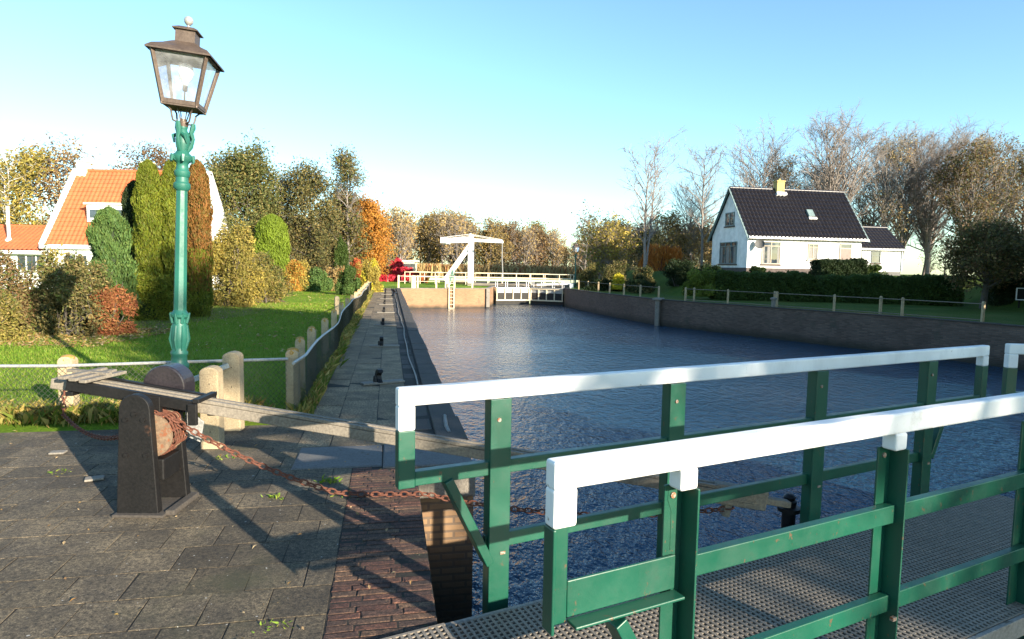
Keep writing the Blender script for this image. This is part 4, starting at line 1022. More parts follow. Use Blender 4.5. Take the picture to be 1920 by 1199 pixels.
# ------------------------------------------------------------------ white drawbridge and far lock gates
db = empty('drawbridge', (-3.85, 57, 0), 0, 'white wooden drawbridge with balance beam at the far end of the lock', 'drawbridge')
for y in (0, 2.6):
    b = MB(); b.box((0, y, 2.08), (.36, .30, 4.2)); b.box((0, y, 4.32), (.26, .24, .3)); b.lathe([(.15, 4.44), (.17, 4.5), (.03, 4.66)], 8, (0, y, 0)); b.build('mast', M['white'], db, bevel=.02)
    b = MB(); b.beam((-2.3, y, .45), (-.12, y, 3.55), .26, .30, (0, 1, 0)); b.build('strut', M['white'], db, bevel=.02)
    b = MB(); b.beam((-2.55, y, 4.00), (0, y, 4.10), .26, .36); b.beam((-.0, y, 4.10), (2.92, y, 4.0), .20, .19); b.box((-2.35, y, 3.98), (.6, .42, .5)); b.build('balance_beam', M['white'], db, bevel=.03)
    b = MB(); b.tube([(-2.4, y, 4.24), (0, y, 4.58), (2.85, y, 4.12)], .022, 5); b.build('stay_rod', M['white'], db)
    b = MB(); b.tube([(2.85, y, 3.95), (2.85, y, 2.5), (2.98, y, .5)], .022, 5); b.build('lift_rod', M['steel'], db)
b = MB(); b.box((0, 1.3, 3.85), (.24, 2.3, .24)); b.box((-2.35, 1.3, 4.0), (.3, 2.2, .3)); b.build('cross_beam', M['white'], db)
b = MB(); b.box((4.4, 1.3, .12), (9.2, 3.0, .2)); b.build('bridge_deck', M['greywood'], db)
for y in (-.1, 2.75):
    for (x0, x1) in ((-5.8, -.35), (.35, 9.3)):
        b = MB()
        for z in (1.12, .72): b.box(((x0 + x1) / 2, y, z), (x1 - x0, .05, .055))
        n_ = int((x1 - x0) / 1.25)
        for k in range(n_ + 1): b.box((x0 + (x1 - x0) * k / n_, y + .002, .6), (.06, .06, 1.06))
        b.build('railing', M['cream'], db)
b = MB(); b.box((-5.05 + 3.85, -1.0, .45), (.22, .22, .95)); b.lathe([(.06, .9), (.06, 1.2)], 8, (-1.2, -1.0, 0)); 
wh_ = empty('hand_winch', (-5.3, 55.6, 0), .3, 'small green hand winch standing beside the drawbridge mast', 'winch')
b = MB(); b.beam((-.25, 0, 0), (0, 0, 1.35), .10, .10, (0, 1, 0)); b.beam((.25, 0, 0), (0.01, .002, 1.35), .10, .10, (0, 1, 0)); b.box((0, 0, .75), (.5, .2, .12)); b.build('stand', M['lampgreen'], wh_)
b = MB(); b.tube([(.26 * math.cos(2 * PI * k / 16), -.12, 1.15 + .26 * math.sin(2 * PI * k / 16)) for k in range(17)], .022, 6); b.beam((-.25, -.12, 1.15), (.25, -.12, 1.15), .03, .03); b.beam((0, -.12, .9), (0, -.12, 1.4), .03, .03, (1, 0, 0)); b.build('wheel', M['lampgreen'], wh_)

def far_gate(A, B, label):
    A = Vector(A); B = Vector(B); d = B - A; L_ = d.length
    g = empty('far_lock_gate', (A.x, A.y, 0), math.atan2(d.y, d.x), label, 'lock gate')
    b = MB(); b.box((L_ / 2, 0, -1.7), (L_, .22, 2.4)); b.build('gate_body', M['pit'], g)
    b = MB()
    for z, h in ((-.16, .06), (-1.14, .11)): b.box((L_ / 2, -.13, z), (L_, .16, h))
    n_ = 4
    for k in range(n_ + 1): b.box((.06 + (L_ - .12) * k / n_, -.125, -.63), (.075, .13, .90))
    b.build('gate_frame', M['cream'], g)
    b = MB(); b.box((L_ / 2, -.06, -.62), (L_ - .1, .05, .8)); b.build('gate_panel', M['steel'], g)
    b = MB(); b.box((L_ / 2, .12, -.06), (L_, .5, .06)); b.build('walkway', M['steel'], g)
    for y in (-.1, .34):
        b = MB(); b.tube([(.12, y, -.05), (.12, y, .45), (.2, y, .56), (L_ - .2, y, .56), (L_ - .12, y, .45), (L_ - .12, y, -.05)], .026, 6)
        for k in (1, 2): b.tube([(L_ * k / 3, y, -.05), (L_ * k / 3, y, .56)], .03, 6)
        b.build('railing', M['white'], g)
    return g
far_gate((-1.45, 54.6), (1.45, 55.8), 'left far lock gate with white frames and rounded white handrail')
far_gate((1.62, 55.8), (4.4, 54.5), 'right far lock gate with white frames beside the dark wall')
b = MB(); b.beam((2.1, 55.2, .22), (5.0, 54.6, .38), .16, .16); b.box((5.05, 54.6, .2), (.3, .5, .4)); tag(b.build('white_beam', M['white'], None, bevel=.01), 'white rack beam reaching from the far right lock gate to the bank', 'rack beam')
# ladder on the orange wall
la = empty('ladder', (-4.72, 48.74, 0), math.atan2(3.2, 6.45), 'pale iron ladder fixed to the orange brick wing wall', 'ladder')
for x in (-.2, .2):
    b = MB(); b.box((x, -.10, -.62), (.06, .06, 2.1)); b.build('rail', M['cream'], la)
b = MB()
for k in range(8): b.tube([(-.18, -.10, -1.5 + .27 * k), (.18, -.10, -1.5 + .27 * k)], .022, 6)
b.build('rungs', M['cream'], la)
for x, lab in ((-7.45, 'cream post at the left end of the orange wing wall'), (-5.05, 'cream post beside the ladder on the orange wing wall')):
    b = MB(); concrete_post(b, x, 48.9 + (x + 5.05) * .45, .95, .3); tag(b.build('concrete_post', M['cream'], None, bevel=.02, fix=True), lab, 'post')
# shed with red creeper
sh = empty('shed', (-12.1, 66, 0), .05, 'low white edged shed smothered in red creeper left of the drawbridge', 'shed')
b = MB(); b.box((0, 1.2, 1.0), (3.8, 2.4, 2.1)); b.build('wall', M['cream'], sh); b = MB(); b.box((.06, 1.2, 2.16), (4.2, 2.7, .13)); b.build('roof', M['plainwhite'], sh, bevel=.02)
# framed dark board at the right edge
sb = empty('framed_board', (24.75, 31.2, 0), -.35, 'dark board with a thin white frame before the black hedge at the right edge', 'board')
b = MB(); b.box((.6, 0, .83), (1.2, .05, .56)); 
for x in (.15, 1.05): b.box((x, .05, .35), (.07, .05, .9))
b.build('panel', M['black'], sb); b = MB(); b.box((.6, -.03, 1.115), (1.26, .05, .045)); b.box((.6, -.03, .55), (1.26, .05, .045)); b.box((-.01, -.03, .833), (.045, .051, .52)); b.box((1.21, -.03, .833), (.045, .051, .52)); b.build('frame', M['white'], sb)
# ------------------------------------------------------------------ vegetation
def unit(a): return a / np.maximum(1e-9, np.linalg.norm(a, axis=-1, keepdims=True))

def cards(P, size, r, stretch=1.5, axis=None, out=None, outw=.8):
    """leaf shaped quads at P; axis = preferred long direction, out = preferred normal"""
    P = np.asarray(P); n = len(P)
    nn = r.normal(size=(n, 3))
    if out is not None: nn = unit(nn) + outw * out
    nn = unit(nn); t = r.normal(size=(n, 3))
    if axis is not None: t = unit(t) * .6 + np.asarray(axis)
    t = unit(t - nn * (t * nn).sum(1, keepdims=True)); b = np.cross(nn, t)
    s = (np.asarray(size) * (.6 + .8 * r.random(n)))[:, None]
    bend = nn * s * .25
    V = np.stack([P - t * s * stretch, P + b * s * .55 + bend, P + t * s * stretch, P - b * s * .55 + bend], 1).reshape(-1, 3)
    return V, np.arange(n * 4).reshape(-1, 4)

def join(parts):
    Vs = []; Fs = []; o = 0
    for V, F in parts:
        Vs.append(V); Fs.append(F + o); o += len(V)
    return np.concatenate(Vs), np.concatenate(Fs)

def tubes(lst, sides):
    """lst of (pts (k,3), radii (k,)): one tapered tube each"""
    by = {}
    for p, r_ in lst: by.setdefault(len(p), []).append((p, r_))
    out = []
    for k, L_ in by.items():
        P = np.array([p for p, _ in L_]); R_ = np.array([r_ for _, r_ in L_])
        T = np.gradient(P, axis=1); T = unit(T)
        ref = np.where(np.abs(T[:, :1, 2:3]) > .9, np.array([[[1., 0, 0]]]), np.array([[[0, 0, 1.]]]))
        A = unit(np.cross(T, np.broadcast_to(ref, T.shape))); B = np.cross(T, A)
        ang = np.arange(sides) * 2 * PI / sides
        V = P[:, :, None] + (A[:, :, None] * np.cos(ang)[None, None, :, None] + B[:, :, None] * np.sin(ang)[None, None, :, None]) * R_[:, :, None, None]
        n = len(L_); base = np.arange(n)[:, None, None] * k * sides + np.arange(k - 1)[None, :, None] * sides
        j = np.arange(sides); j2 = (j + 1) % sides
        F = np.stack([base + j, base + j2, base + sides + j2, base + sides + j], -1).reshape(-1, 4)
        out.append((V.reshape(-1, 3), F))
    return join(out)

def rot_about(v, ax, ang):
    ax = unit(ax); return v * math.cos(ang) + np.cross(ax, v) * math.sin(ang) + ax * np.dot(ax, v) * (1 - math.cos(ang))

def grow(r, H, R, cb, nb, up=.8, r0=None, nsub=5, ntw=4, twl=.5, wob=.02, prof='oval', trad=.010, curve=.35, fork=0):
    """trunk, limbs, branches and twigs; returns tube lists by level and the twig ends"""
    r0 = r0 or H * .013
    lv = [[], [], [], []]; tips = []
    def trunkline(base, top, n=9):
        t = np.linspace(0, 1, n)[:, None]; p = base + (top - base) * t
        p[1:] += np.cumsum(r.normal(0, wob * H / n, (n - 1, 3)) * [1, 1, 0], 0); return p
    trunks = []
    tr = trunkline(np.zeros(3), np.array([r.normal(0, .02 * H), r.normal(0, .02 * H), H * .97]))
    trunks.append((tr, r0 * (1 - np.linspace(0, 1, 9)) ** .85 + trad, 1.0))
    for k in range(fork):
        s = r.uniform(.12, .4); i = int(s * 8); a = r.uniform(0, 2 * PI); sp = R * r.uniform(.3, .6)
        t2 = trunkline(tr[i].copy(), np.array([sp * math.cos(a), sp * math.sin(a), H * r.uniform(.8, .96)])); trunks.append((t2, r0 * .65 * (1 - np.linspace(0, 1, 9)) ** .85 + trad, .75))
    golden = 2.4
    for ti, (tp, tr_, sc_) in enumerate(trunks):
        lv[0].append((tp, tr_)); nbi = int(nb * sc_)
        for i in range(nbi):
            x = (i + r.random()) / nbi
            zt = cb * H + (1 - cb) * H * x
            if zt < tp[0, 2] + .05 * H: continue
            f = np.interp(zt, tp[:, 2], np.arange(9)); i0 = min(7, int(f)); p = tp[i0] + (tp[i0 + 1] - tp[i0]) * (f - i0)
            rb = min(np.interp(f, np.arange(9), tr_) * .55, r0 * .35) + trad * .3
            az = golden * i + r.uniform(-.5, .5) + ti
            if prof == 'oval': Lb = R * (.35 + .75 * math.sin(PI * min(1, .18 + .78 * x))) 
            elif prof == 'cone': Lb = R * (1.05 - .85 * x)
            elif prof == 'vase': Lb = R * (.55 + .7 * x) * (1 if x < .8 else 1.6 - .75 * x)
            else: Lb = R
            Lb *= r.uniform(.75, 1.2) * (sc_ ** .5)
            el = up + r.normal(0, .15)
            d = np.array([math.cos(az) * math.cos(el), math.sin(az) * math.cos(el), math.sin(el)])
            k = 6; seg = Lb / (k - 1) / max(.5, math.cos(el) ** .5); pts = [p]; dd = d.copy()
            for s in range(k - 1):
                dd = unit(dd + np.array([0, 0, curve / k]) + r.normal(0, .10, 3)); pts.append(pts[-1] + dd * seg)
            pts = np.array(pts); lv[1].append((pts, rb * (1 - np.linspace(0, 1, k)) ** .8 + trad * .7))
            for s in range(nsub):
                u = .25 + .75 * (s + r.random()) / nsub; fi = u * (k - 1); a0 = min(k - 2, int(fi)); q0 = pts[a0] + (pts[a0 + 1] - pts[a0]) * (fi - a0)
                dloc = unit(pts[a0 + 1] - pts[a0]); ax = unit(np.cross(dloc, r.normal(size=3))); ds = rot_about(dloc, ax, r.uniform(.4, .9)); ds = unit(ds + [0, 0, .18 + curve * .4])
                Ls = Lb * r.uniform(.28, .5) * (1.1 - .5 * u) + .1
                m = 4; sp = [q0]; dv = ds
                for _ in range(m - 1): dv = unit(dv + [0, 0, .06] + r.normal(0, .14, 3)); sp.append(sp[-1] + dv * Ls / (m - 1))
                sp = np.array(sp); lv[2].append((sp, np.linspace(rb * .38 + trad * .4, trad * .6, m)))
                for _ in range(ntw):
                    a1 = r.integers(1, m); q1 = sp[a1]; dt = unit(unit(sp[a1] - sp[a1 - 1]) + r.normal(0, .55, 3) + [0, 0, .15]); Lt = twl * r.uniform(.5, 1.2)
                    tp_ = np.array([q1, q1 + dt * Lt * .5, q1 + unit(dt + r.normal(0, .25, 3)) * Lt]); lv[3].append((tp_, np.array([trad * .75, trad * .6, trad * .35]))); tips.append(tp_[1]); tips.append(tp_[2])
                tips.append(sp[-1])
            tips.append(pts[-1])
    tips = np.array(tips); f = H / tips[:, 2].max()
    lv = [[(p * [1, 1, f], r_) for p, r_ in l] for l in lv]
    return lv, tips * [1, 1, f]

def wood_mesh(name, lv, m, root, sides=(8, 5, 4, 3)):
    parts = [tubes(l, s) for l, s in zip(lv, sides) if l]
    V, F = join(parts); return np_mesh(name, V, F, m, root, smooth=True)

def tree(name, loc, label, H, R, cb, nb, leaf=None, nleaf=0, lsize=.1, bark='bark', seed=0, group=None, cat='tree', spread=.22, twigm=None, keep=1.0, leaf2=None, frac2=.3, rz=0, lowcut=0.0, **kw):
    r = np.random.default_rng(seed)
    z = loc[2] if len(loc) > 2 else 0
    root = empty(name, (loc[0], loc[1], z - .05), rz, label, cat, group)
    lv, tips = grow(r, H, R, cb, nb, **kw)
    wood_mesh('trunk', lv[:2], M[bark], root); wood_mesh('twigs', lv[2:], M[twigm or bark], root, (4, 3))
    if leaf:
        tp = tips[tips[:, 2] > lowcut * H]
        if keep < 1:                                  # autumn: whole twigs already bare
            cl = r.normal(size=(9, 3)) * [R * .6, R * .6, H * .25] + [0, 0, H * (cb + 1) / 2]
            d = np.min(np.linalg.norm((tp[:, None] - cl[None]) / [1, 1, 1.3], axis=2), 1); tp = tp[np.argsort(d)[:max(8, int(len(tp) * keep))]]
        def crown(nm, n, mk):
            P = tp[r.integers(0, len(tp), n)] + r.normal(0, spread, (n, 3))
            P = P[P[:, 2] > .02]
            c = np.array([0, 0, H * .5]); o = unit(P - c) * .6 + [0, 0, .4]
            V, F = cards(P, np.full(len(P), lsize), r, 1.25, None, o, .5); np_mesh(nm, V, F, LM[mk], root)
        if leaf2: crown('crown', int(nleaf * (1 - frac2)), leaf); crown('crown', int(nleaf * frac2), leaf2)
        else: crown('crown', nleaf, leaf)
    return root

def copy_tree(src, loc, label, rz, s, group=None, sz=None):
    c = src.copy(); COL.objects.link(c); c.location = (loc[0], loc[1], loc[2] - .05 if len(loc) > 2 else -.05); c.rotation_euler = (0, 0, rz); c.scale = (s, s, sz or s)
    c['label'] = label
    if group: c['group'] = group
    for ch in list(src.children):
        d = ch.copy(); COL.objects.link(d); d.parent = c
    return c

def conifer(name, loc, label, H, R, leaf, n, seed, lsize=.05, waist=.45, lean=0.0, tops=1, leaf2=None, t2=.5, cat='conifer', stem=True, rough=.16, group=None):
    """dense upright column: flame of leaf sprays over a leafy core"""
    r = np.random.default_rng(seed); root = empty(name, (loc[0], loc[1], (loc[2] if len(loc) > 2 else 0) - .05), 0, label, cat, group)
    root.rotation_euler = (lean, 0, r.uniform(0, 6))
    ph = r.uniform(0, 6, 8)
    def rad(t, a):
        body = np.interp(t, [0, .06, waist, .75, .9, .97, 1.0], [.74, .88, 1.0, .93, .72, .42, .04])
        lob = 1 + rough * (np.sin(3 * a + ph[0] + 4 * t) * .5 + np.sin(5 * a + ph[1] - 9 * t) * .4 + np.sin(2 * a + 23 * t + ph[2]) * .4 + np.sin(7 * a + 31 * t + ph[3]) * .35)
        return R * body * lob
    ht = lambda a: 1 + .05 * np.sin(2 * a + ph[4]) * 0
    k, s = 22, 14; t = np.linspace(0, 1, k); A = np.linspace(0, 2 * PI, s, endpoint=False)
    T, AA = np.meshgrid(t, A, indexing='ij'); rr_ = rad(T, AA) * .80
    V0 = np.stack([rr_ * np.cos(AA), rr_ * np.sin(AA), T * H * .97 + .02], 2).reshape(-1, 3)
    F0 = np.array([(i * s + j, i * s + (j + 1) % s, (i + 1) * s + (j + 1) % s, (i + 1) * s + j) for i in range(k - 1) for j in range(s)])
    def sprays(n, lo, hi):
        t = lo + (hi - lo) * r.random(n) ** .9; a = r.uniform(0, 2 * PI, n); R_ = rad(t, a) * (1.0 - .22 * r.random(n) ** 1.5 + .05 * r.normal(size=n))
        P = np.stack([R_ * np.cos(a), R_ * np.sin(a), t * H + .03], 1); o = np.stack([np.cos(a), np.sin(a), np.full(n, .3)], 1)
        ax = np.array([0, 0, 1.6]) + o * .5
        return cards(P, np.full(n, lsize), r, 2.0, ax, o, .9)
    core = (V0, F0)
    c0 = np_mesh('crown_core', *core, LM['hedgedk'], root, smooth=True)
    if leaf2:
        np_mesh('crown', *sprays(int(n * t2), 0, t2 + .12), LM[leaf], root); np_mesh('crown', *sprays(int(n * (1 - t2)), t2 - .15, 1), LM[leaf2], root)
    else: np_mesh('crown', *sprays(n, 0, 1), LM[leaf], root)
    if stem:
        b = MB(); b.tube([(0, 0, -.1), (0, 0, H * .5)], [R * .12, R * .06], 7); b.build('trunk', M['darkbark'], root)
    return root

def shrub(name, loc, label, size, leaf, n, seed, lsize=.05, nc=14, leaf2=None, frac2=.3, stems=14, cat='shrub', core=.55, spread=.34, up=0, bark='darkbark', rz=0, group=None, shell=.5):
    """bush of leaf clumps carried on real stems"""
    r = np.random.default_rng(seed); root = empty(name, (loc[0], loc[1], (loc[2] if len(loc) > 2 else 0) - .04), rz, label, cat, group)
    sx, sy, sz = size
    a = r.uniform(0, 2 * PI, nc); rho = r.random(nc) ** .5; zz = np.concatenate([r.uniform(.16, 1, nc - nc // 3), r.uniform(0, .3, nc // 3)])
    w_ = np.sqrt(np.maximum(.12, 1 - (zz - .25) ** 2 * 1.1))
    C = np.stack([sx * rho * .75 * w_ * np.cos(a), sy * rho * .75 * w_ * np.sin(a), sz * (zz * .82)], 1); cr = r.uniform(.22, .42, nc)
    lst = []
    for k in range(stems):
        e = C[r.integers(0, nc)] + r.normal(0, .06, 3) * size; b0 = np.array([r.normal(0, sx * .15), r.normal(0, sy * .15), 0])
        m_ = (b0 + e) / 2 + r.normal(0, .05, 3) * size + [0, 0, sz * .1]; e2 = e + [r.normal(0, .1 * sx), r.normal(0, .1 * sy), sz * .22]
        lst.append((np.array([b0, m_, e, e2]), np.array([.018, .013, .009, .004]) * max(.7, sz)))
    V, F = tubes(lst, 4); np_mesh('stems', V, F, M[bark], root, smooth=True)
    def crown(nm, n, mk, sub=None):
        idx = r.integers(0, nc, n) if sub is None else r.choice(sub, n)
        d = unit(r.normal(size=(n, 3))); q_ = (1 - shell * r.random(n))[:, None]
        P = C[idx] + d * q_ * cr[idx][:, None] * np.array([sx, sy, sz * .8]) + r.normal(0, .03, (n, 3)) * size
        P[:, 2] = np.abs(P[:, 2]) + .02
        o = d + [0, 0, .35]; ax = None if not up else np.array([0, 0, up])
        V, F = cards(P, np.full(n, lsize), r, 1.3 if not up else 2.4, ax, o, .7); np_mesh(nm, V, F, LM[mk], root)
    if leaf2:
        s2_ = r.permutation(nc)[:max(2, int(nc * .5))]
        crown('crown', int(n * (1 - frac2)), leaf); crown('crown', int(n * frac2), leaf2, s2_)
    else: crown('crown', n, leaf)
    return root

def hedge(name, A, B, wd, h, label, leaf, n, seed, lsize=.05, z0=0, z1=None, cat='hedge', top=None, rough=.08):
    r = np.random.default_rng(seed); A = np.array(A, float); B = np.array(B, float); d = B - A; L_ = np.linalg.norm(d); z1 = z0 if z1 is None else z1
    root = empty(name, (A[0], A[1], min(z0, z1) - .03), math.atan2(d[1], d[0]), label, cat)
    def surf(n):
        face = r.random(n); u = r.random(n) * L_; P = np.zeros((n, 3)); o = np.zeros((n, 3))
        tp = face < .36; fr = (face >= .36) & (face < .80); bk = (face >= .8) & (face < .92); en = face >= .92
        hh = h * (1 + rough * (np.sin(u * 1.7 + seed) * .5 + np.sin(u * .6) * .6 + np.sin(u * 4.1) * .25))
        z = r.random(n) * hh; y = (r.random(n) - .5) * wd
        P[:, 0] = u; P[:, 1] = y; P[:, 2] = z
        P[tp, 2] = hh[tp] - (np.abs(y[tp]) / (wd / 2)) ** 4 * .2; o[tp, 2] = 1
        P[fr, 1] = -wd / 2 * (1 - .25 * (z[fr] / hh[fr]) ** 5); o[fr, 1] = -1; P[bk, 1] = wd / 2; o[bk, 1] = 1
        e2 = r.random(n) < .5; P[en & e2, 0] = 0; o[en & e2, 0] = -1; P[en & ~e2, 0] = L_; o[en & ~e2, 0] = 1
        P += r.normal(0, .045, (n, 3)) + o * (.06 * np.sin(P[:, :1] * 3.1 + P[:, 2:3] * 4) + .05 * np.sin(P[:, :1] * 9 + P[:, 2:3] * 7)); return P, o
    P, o = surf(n); P[:, 2] += np.interp(P[:, 0], [0, L_], [z0, z1]) - min(z0, z1); P[:, 2] = np.maximum(P[:, 2], .0)
    V, F = cards(P, np.full(n, lsize), r, 1.4, None, o, .6); np_mesh('foliage', V, F, LM[leaf], root)
    b = MB(); b.add([(x, y, z) for z in (0, 1) for y in (-wd * .42, wd * .42) for x in (.08, L_ - .08)], [(0, 2, 3, 1), (4, 5, 7, 6), (0, 1, 5, 4), (1, 3, 7, 5), (3, 2, 6, 7), (2, 0, 4, 6)])
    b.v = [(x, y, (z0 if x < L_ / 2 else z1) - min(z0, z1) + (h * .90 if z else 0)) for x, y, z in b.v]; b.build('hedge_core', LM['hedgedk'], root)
    return root
NL = 1.0
# ---- left garden: bushes and conifers in front of the orange roofed house
shrub('mixed_shrub', (-11.6, 14.1), 'broad olive and brown bush at the left edge below the orange roofed house', (1.15, 1.0, 1.95), 'mixed', 19000, 11, .030, 18, 'brown', .35, 26)
shrub('mixed_shrub', (-10.1, 14.4), 'dense dark olive bush between the left edge bush and the small red leaved bush', (1.0, .9, 1.85), 'darkolive', 17000, 12, .030, 18, 'mixed', .5, 26)
shrub('mixed_shrub', (-11.1, 13.2), 'low yellowish bush in front at the far left of the lawn', (1.1, .6, .95), 'yelgreen', 8000, 13, .03, 12, 'mixed', .4, 14)
shrub('pale_shrub', (-11.9, 16.6), 'loose pale leaved bush below the eave of the orange roofed house', (.8, .7, 2.1), 'yelgreen', 1800, 14, .045, 12, 'mixed', .4, 18)
shrub('red_shrub', (-9.45, 14.9), 'small russet red leaved bush left of the conifer row', (.62, .6, 1.25), 'redbr', 8500, 15, .027, 12, None, 0, 16)
conifer('young_conifer', (-10.35, 16.4, 0), 'loose fresh green conifer with a thin tip before the orange roof', 3.05, .42, 'juniper', 15000, 16, .034, .10, rough=.36)
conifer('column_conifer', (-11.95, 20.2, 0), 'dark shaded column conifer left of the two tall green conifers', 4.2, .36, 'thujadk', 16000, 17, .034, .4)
conifer('column_conifer', (-11.1, 19.5, 0), 'tall yellow green column conifer, left one of the pair beside the lamp post', 4.75, .42, 'thuja', 30000, 18, .030, .4)
conifer('column_conifer', (-10.5, 19.8, 0), 'tall yellow green column conifer, right one of the pair beside the lamp post', 4.85, .40, 'thuja', 28000, 19, .030, .4)
hedge('low_hedge', (-11.6, 18.55), (-9.75, 18.75), .7, 1.15, 'low clipped green hedge at the foot of the tall conifers', 'thuja', 14000, 20, .03)
conifer('column_conifer', (-9.85, 20.0, 0), 'column conifer with rusty brown foliage just right of the lamp post', 4.85, .37, 'thuja', 28000, 21, .029, .45, leaf2='rusty', t2=.32)
shrub('yellow_shrub', (-11.1, 25, 0), 'tall yellowish green bush right of the rusty conifer', (1.35, 1.2, 3.05), 'yelgreen', 22000, 22, .040, 20, 'yellow', .4, 24)
shrub('yellow_shrub', (-10.9, 27.2, 0), 'lower drooping yellowing bush at the lawn edge beside the taller yellow bush', (1.2, 1.0, 2.3), 'yelgreen', 15000, 23, .040, 16, 'olive', .4, 20)
tree('leafy_tree', (-17.7, 42), 'large dense olive green tree right of the white gable', 9.6, 1.9, .05, 38, 'olive', 24000, .075, 'darkbark', 24, spread=.36, up=.7, nsub=5, ntw=3, twl=.7, lowcut=0.03)
tree('birch_tree', (-16.0, 44), 'slender white stemmed birch with thin yellow leaves behind the bright conifer', 8.2, 1.2, .25, 26, 'yelgreen', 3600, .07, 'birch', 25, spread=.25, up=.75, fork=2, keep=.6, nsub=5)
tree('birch_tree', (-17.2, 45.2), 'second pale birch close behind the first, partly hidden', 7.4, 1.1, .25, 22, 'yelgreen', 2600, .07, 'birch', 26, spread=.25, up=.75, fork=1, keep=.6)
conifer('clipped_conifer', (-15.1, 40, 0), 'bright lime green clipped conifer amid the trees', 4.7, 1.0, 'bright', 22000, 27, .05, .5, rough=.10)
tree('leafy_tree', (-13.6, 43), 'dark olive tree with a knobbly outline right of the birches', 8.3, 1.45, .06, 34, 'darkolive', 15000, .072, 'darkbark', 28, spread=.32, up=.55, twl=.6, lowcut=.05)
tree('leafy_tree', (-11.6, 45), 'tall thin crowned tree with a pale stem left of the orange tree', 9.7, 1.35, .10, 34, 'darkolive', 8500, .072, 'bark', 29, spread=.3, up=.8, twl=.6, leaf2='mixed', frac2=.4, keep=.8)
tree('leafy_tree', (-12.6, 46.5), 'open brownish tree between the dark olive and the tall thin crowned tree', 7.2, 1.1, .1, 28, 'brown', 7000, .075, 'bark', 30, spread=.3, up=.7)
tree('orange_tree', (-10.7, 47.2), 'bright orange autumn tree at the end of the lawn by the path', 6.4, 1.35, .08, 32, 'orange', 18000, .075, 'darkbark', 31, spread=.3, up=.75, lowcut=.04)
for i, (x, y, s_, lf, l2, lab) in enumerate([
    (-15.4, 39, (1.5, 1.0, 2.2), 'darkolive', 'mixed', 'dark mixed bush below the bright lime conifer at the lawn edge'),
    (-13.7, 40, (1.1, .9, 1.9), 'yellow', 'orange', 'orange and yellow bush at the far lawn edge'),
    (-12.4, 40.3, (1.1, .8, 1.4), 'juniper', None, 'low fresh green bush beside the orange and yellow bush'),
    (-11.3, 41.3, (1.1, .8, 2.1), 'tan', 'redbr', 'tan coloured twiggy bush right of the low fresh green bush'),
    (-11.5, 42.6, (.6, .6, 3.4), 'hedge', None, 'narrow dark green ivy clad bush behind the tan bush'),
    (-10.4, 43, (.8, .7, 2.0), 'redfl', 'yellow', 'bush with red leaves near the path fence'),
    (-9.0, 40, (.9, .7, 2.0), 'yellow', 'gold', 'yellow bush leaning over the path fence'),
    (-9.3, 36.2, (.75, .7, 1.55), 'hedge', 'juniper', 'rounded green bush against the path fence'),
    (-13.2, 33.5, (1.6, 1.2, 2.3), 'darkolive', 'yelgreen', 'brown green bush between the yellow bushes and the lime conifer')]):
    shrub('garden_shrub', (x, y, 0), lab, s_, lf, 12000, 40 + i, .052, 14, l2, .4, 18)
tree('yellow_tree', (-34, 43), 'yellow leaved tree at the far left behind the low orange roof', 10.0, 2.6, .12, 30, 'yellow', 7000, .10, 'birch', 50, spread=.35, up=.7, leaf2='yelgreen', frac2=.5, keep=.6)
tree('brown_tree', (-33.4, 47.5), 'half bare brown tree left of the orange roofed house', 10.6, 3.2, .12, 32, 'brown', 7500, .10, 'bark', 51, spread=.45, up=.65, keep=.8, leaf2='tan', frac2=.4, twl=.8)
tree('brown_tree', (-31.5, 56), 'sparse brown tree top behind the ridge of the orange roofed house', 11.6, 3.0, .2, 28, 'brown', 6000, .10, 'bark', 52, spread=.4, up=.7)
tree('brown_tree', (-27, 58), 'olive tree top behind the middle of the orange roof', 11.0, 3.0, .2, 28, 'darkolive', 8000, .11, 'bark', 53, spread=.4, up=.7)

# ---- right bank
tree('yellow_bare_tree', (8.7, 60, 0), 'small spreading half bare tree with last yellow leaves right of the far lamp', 7.6, 3.0, .14, 34, 'yellow', 2600, .12, 'twig', 60, spread=.3, up=.75, fork=2, prof='vase', keep=.7, twl=.8)
tree('bare_tree', (10.9, 53, bank_z(10.9, 53) - .5), 'tall slim bare tree, left one of two standing apart left of the white house', 13.2, 2.7, .34, 24, None, 0, .1, 'twig', 61, up=.95, r0=.13, wob=.03, prof='vase', trad=.014, twl=.7, nsub=6, ntw=5, fork=1)
tree('bare_tree', (16.6, 56, 1.4), 'tall slim bare tree, right one of two standing apart left of the white house', 11.6, 2.3, .30, 30, None, 0, .1, 'bark', 62, up=.75, r0=.12, trad=.014, twl=.6, nsub=6, ntw=5, prof='oval')
shrub('willow_shrub', (13.9, 58, .8), 'big glowing orange willow bush behind the bare tree', (2.6, 1.6, 3.1), 'willow', 9000, 63, .075, 18, None, 0, 60, up=1.6, bark='rust', shell=.35)
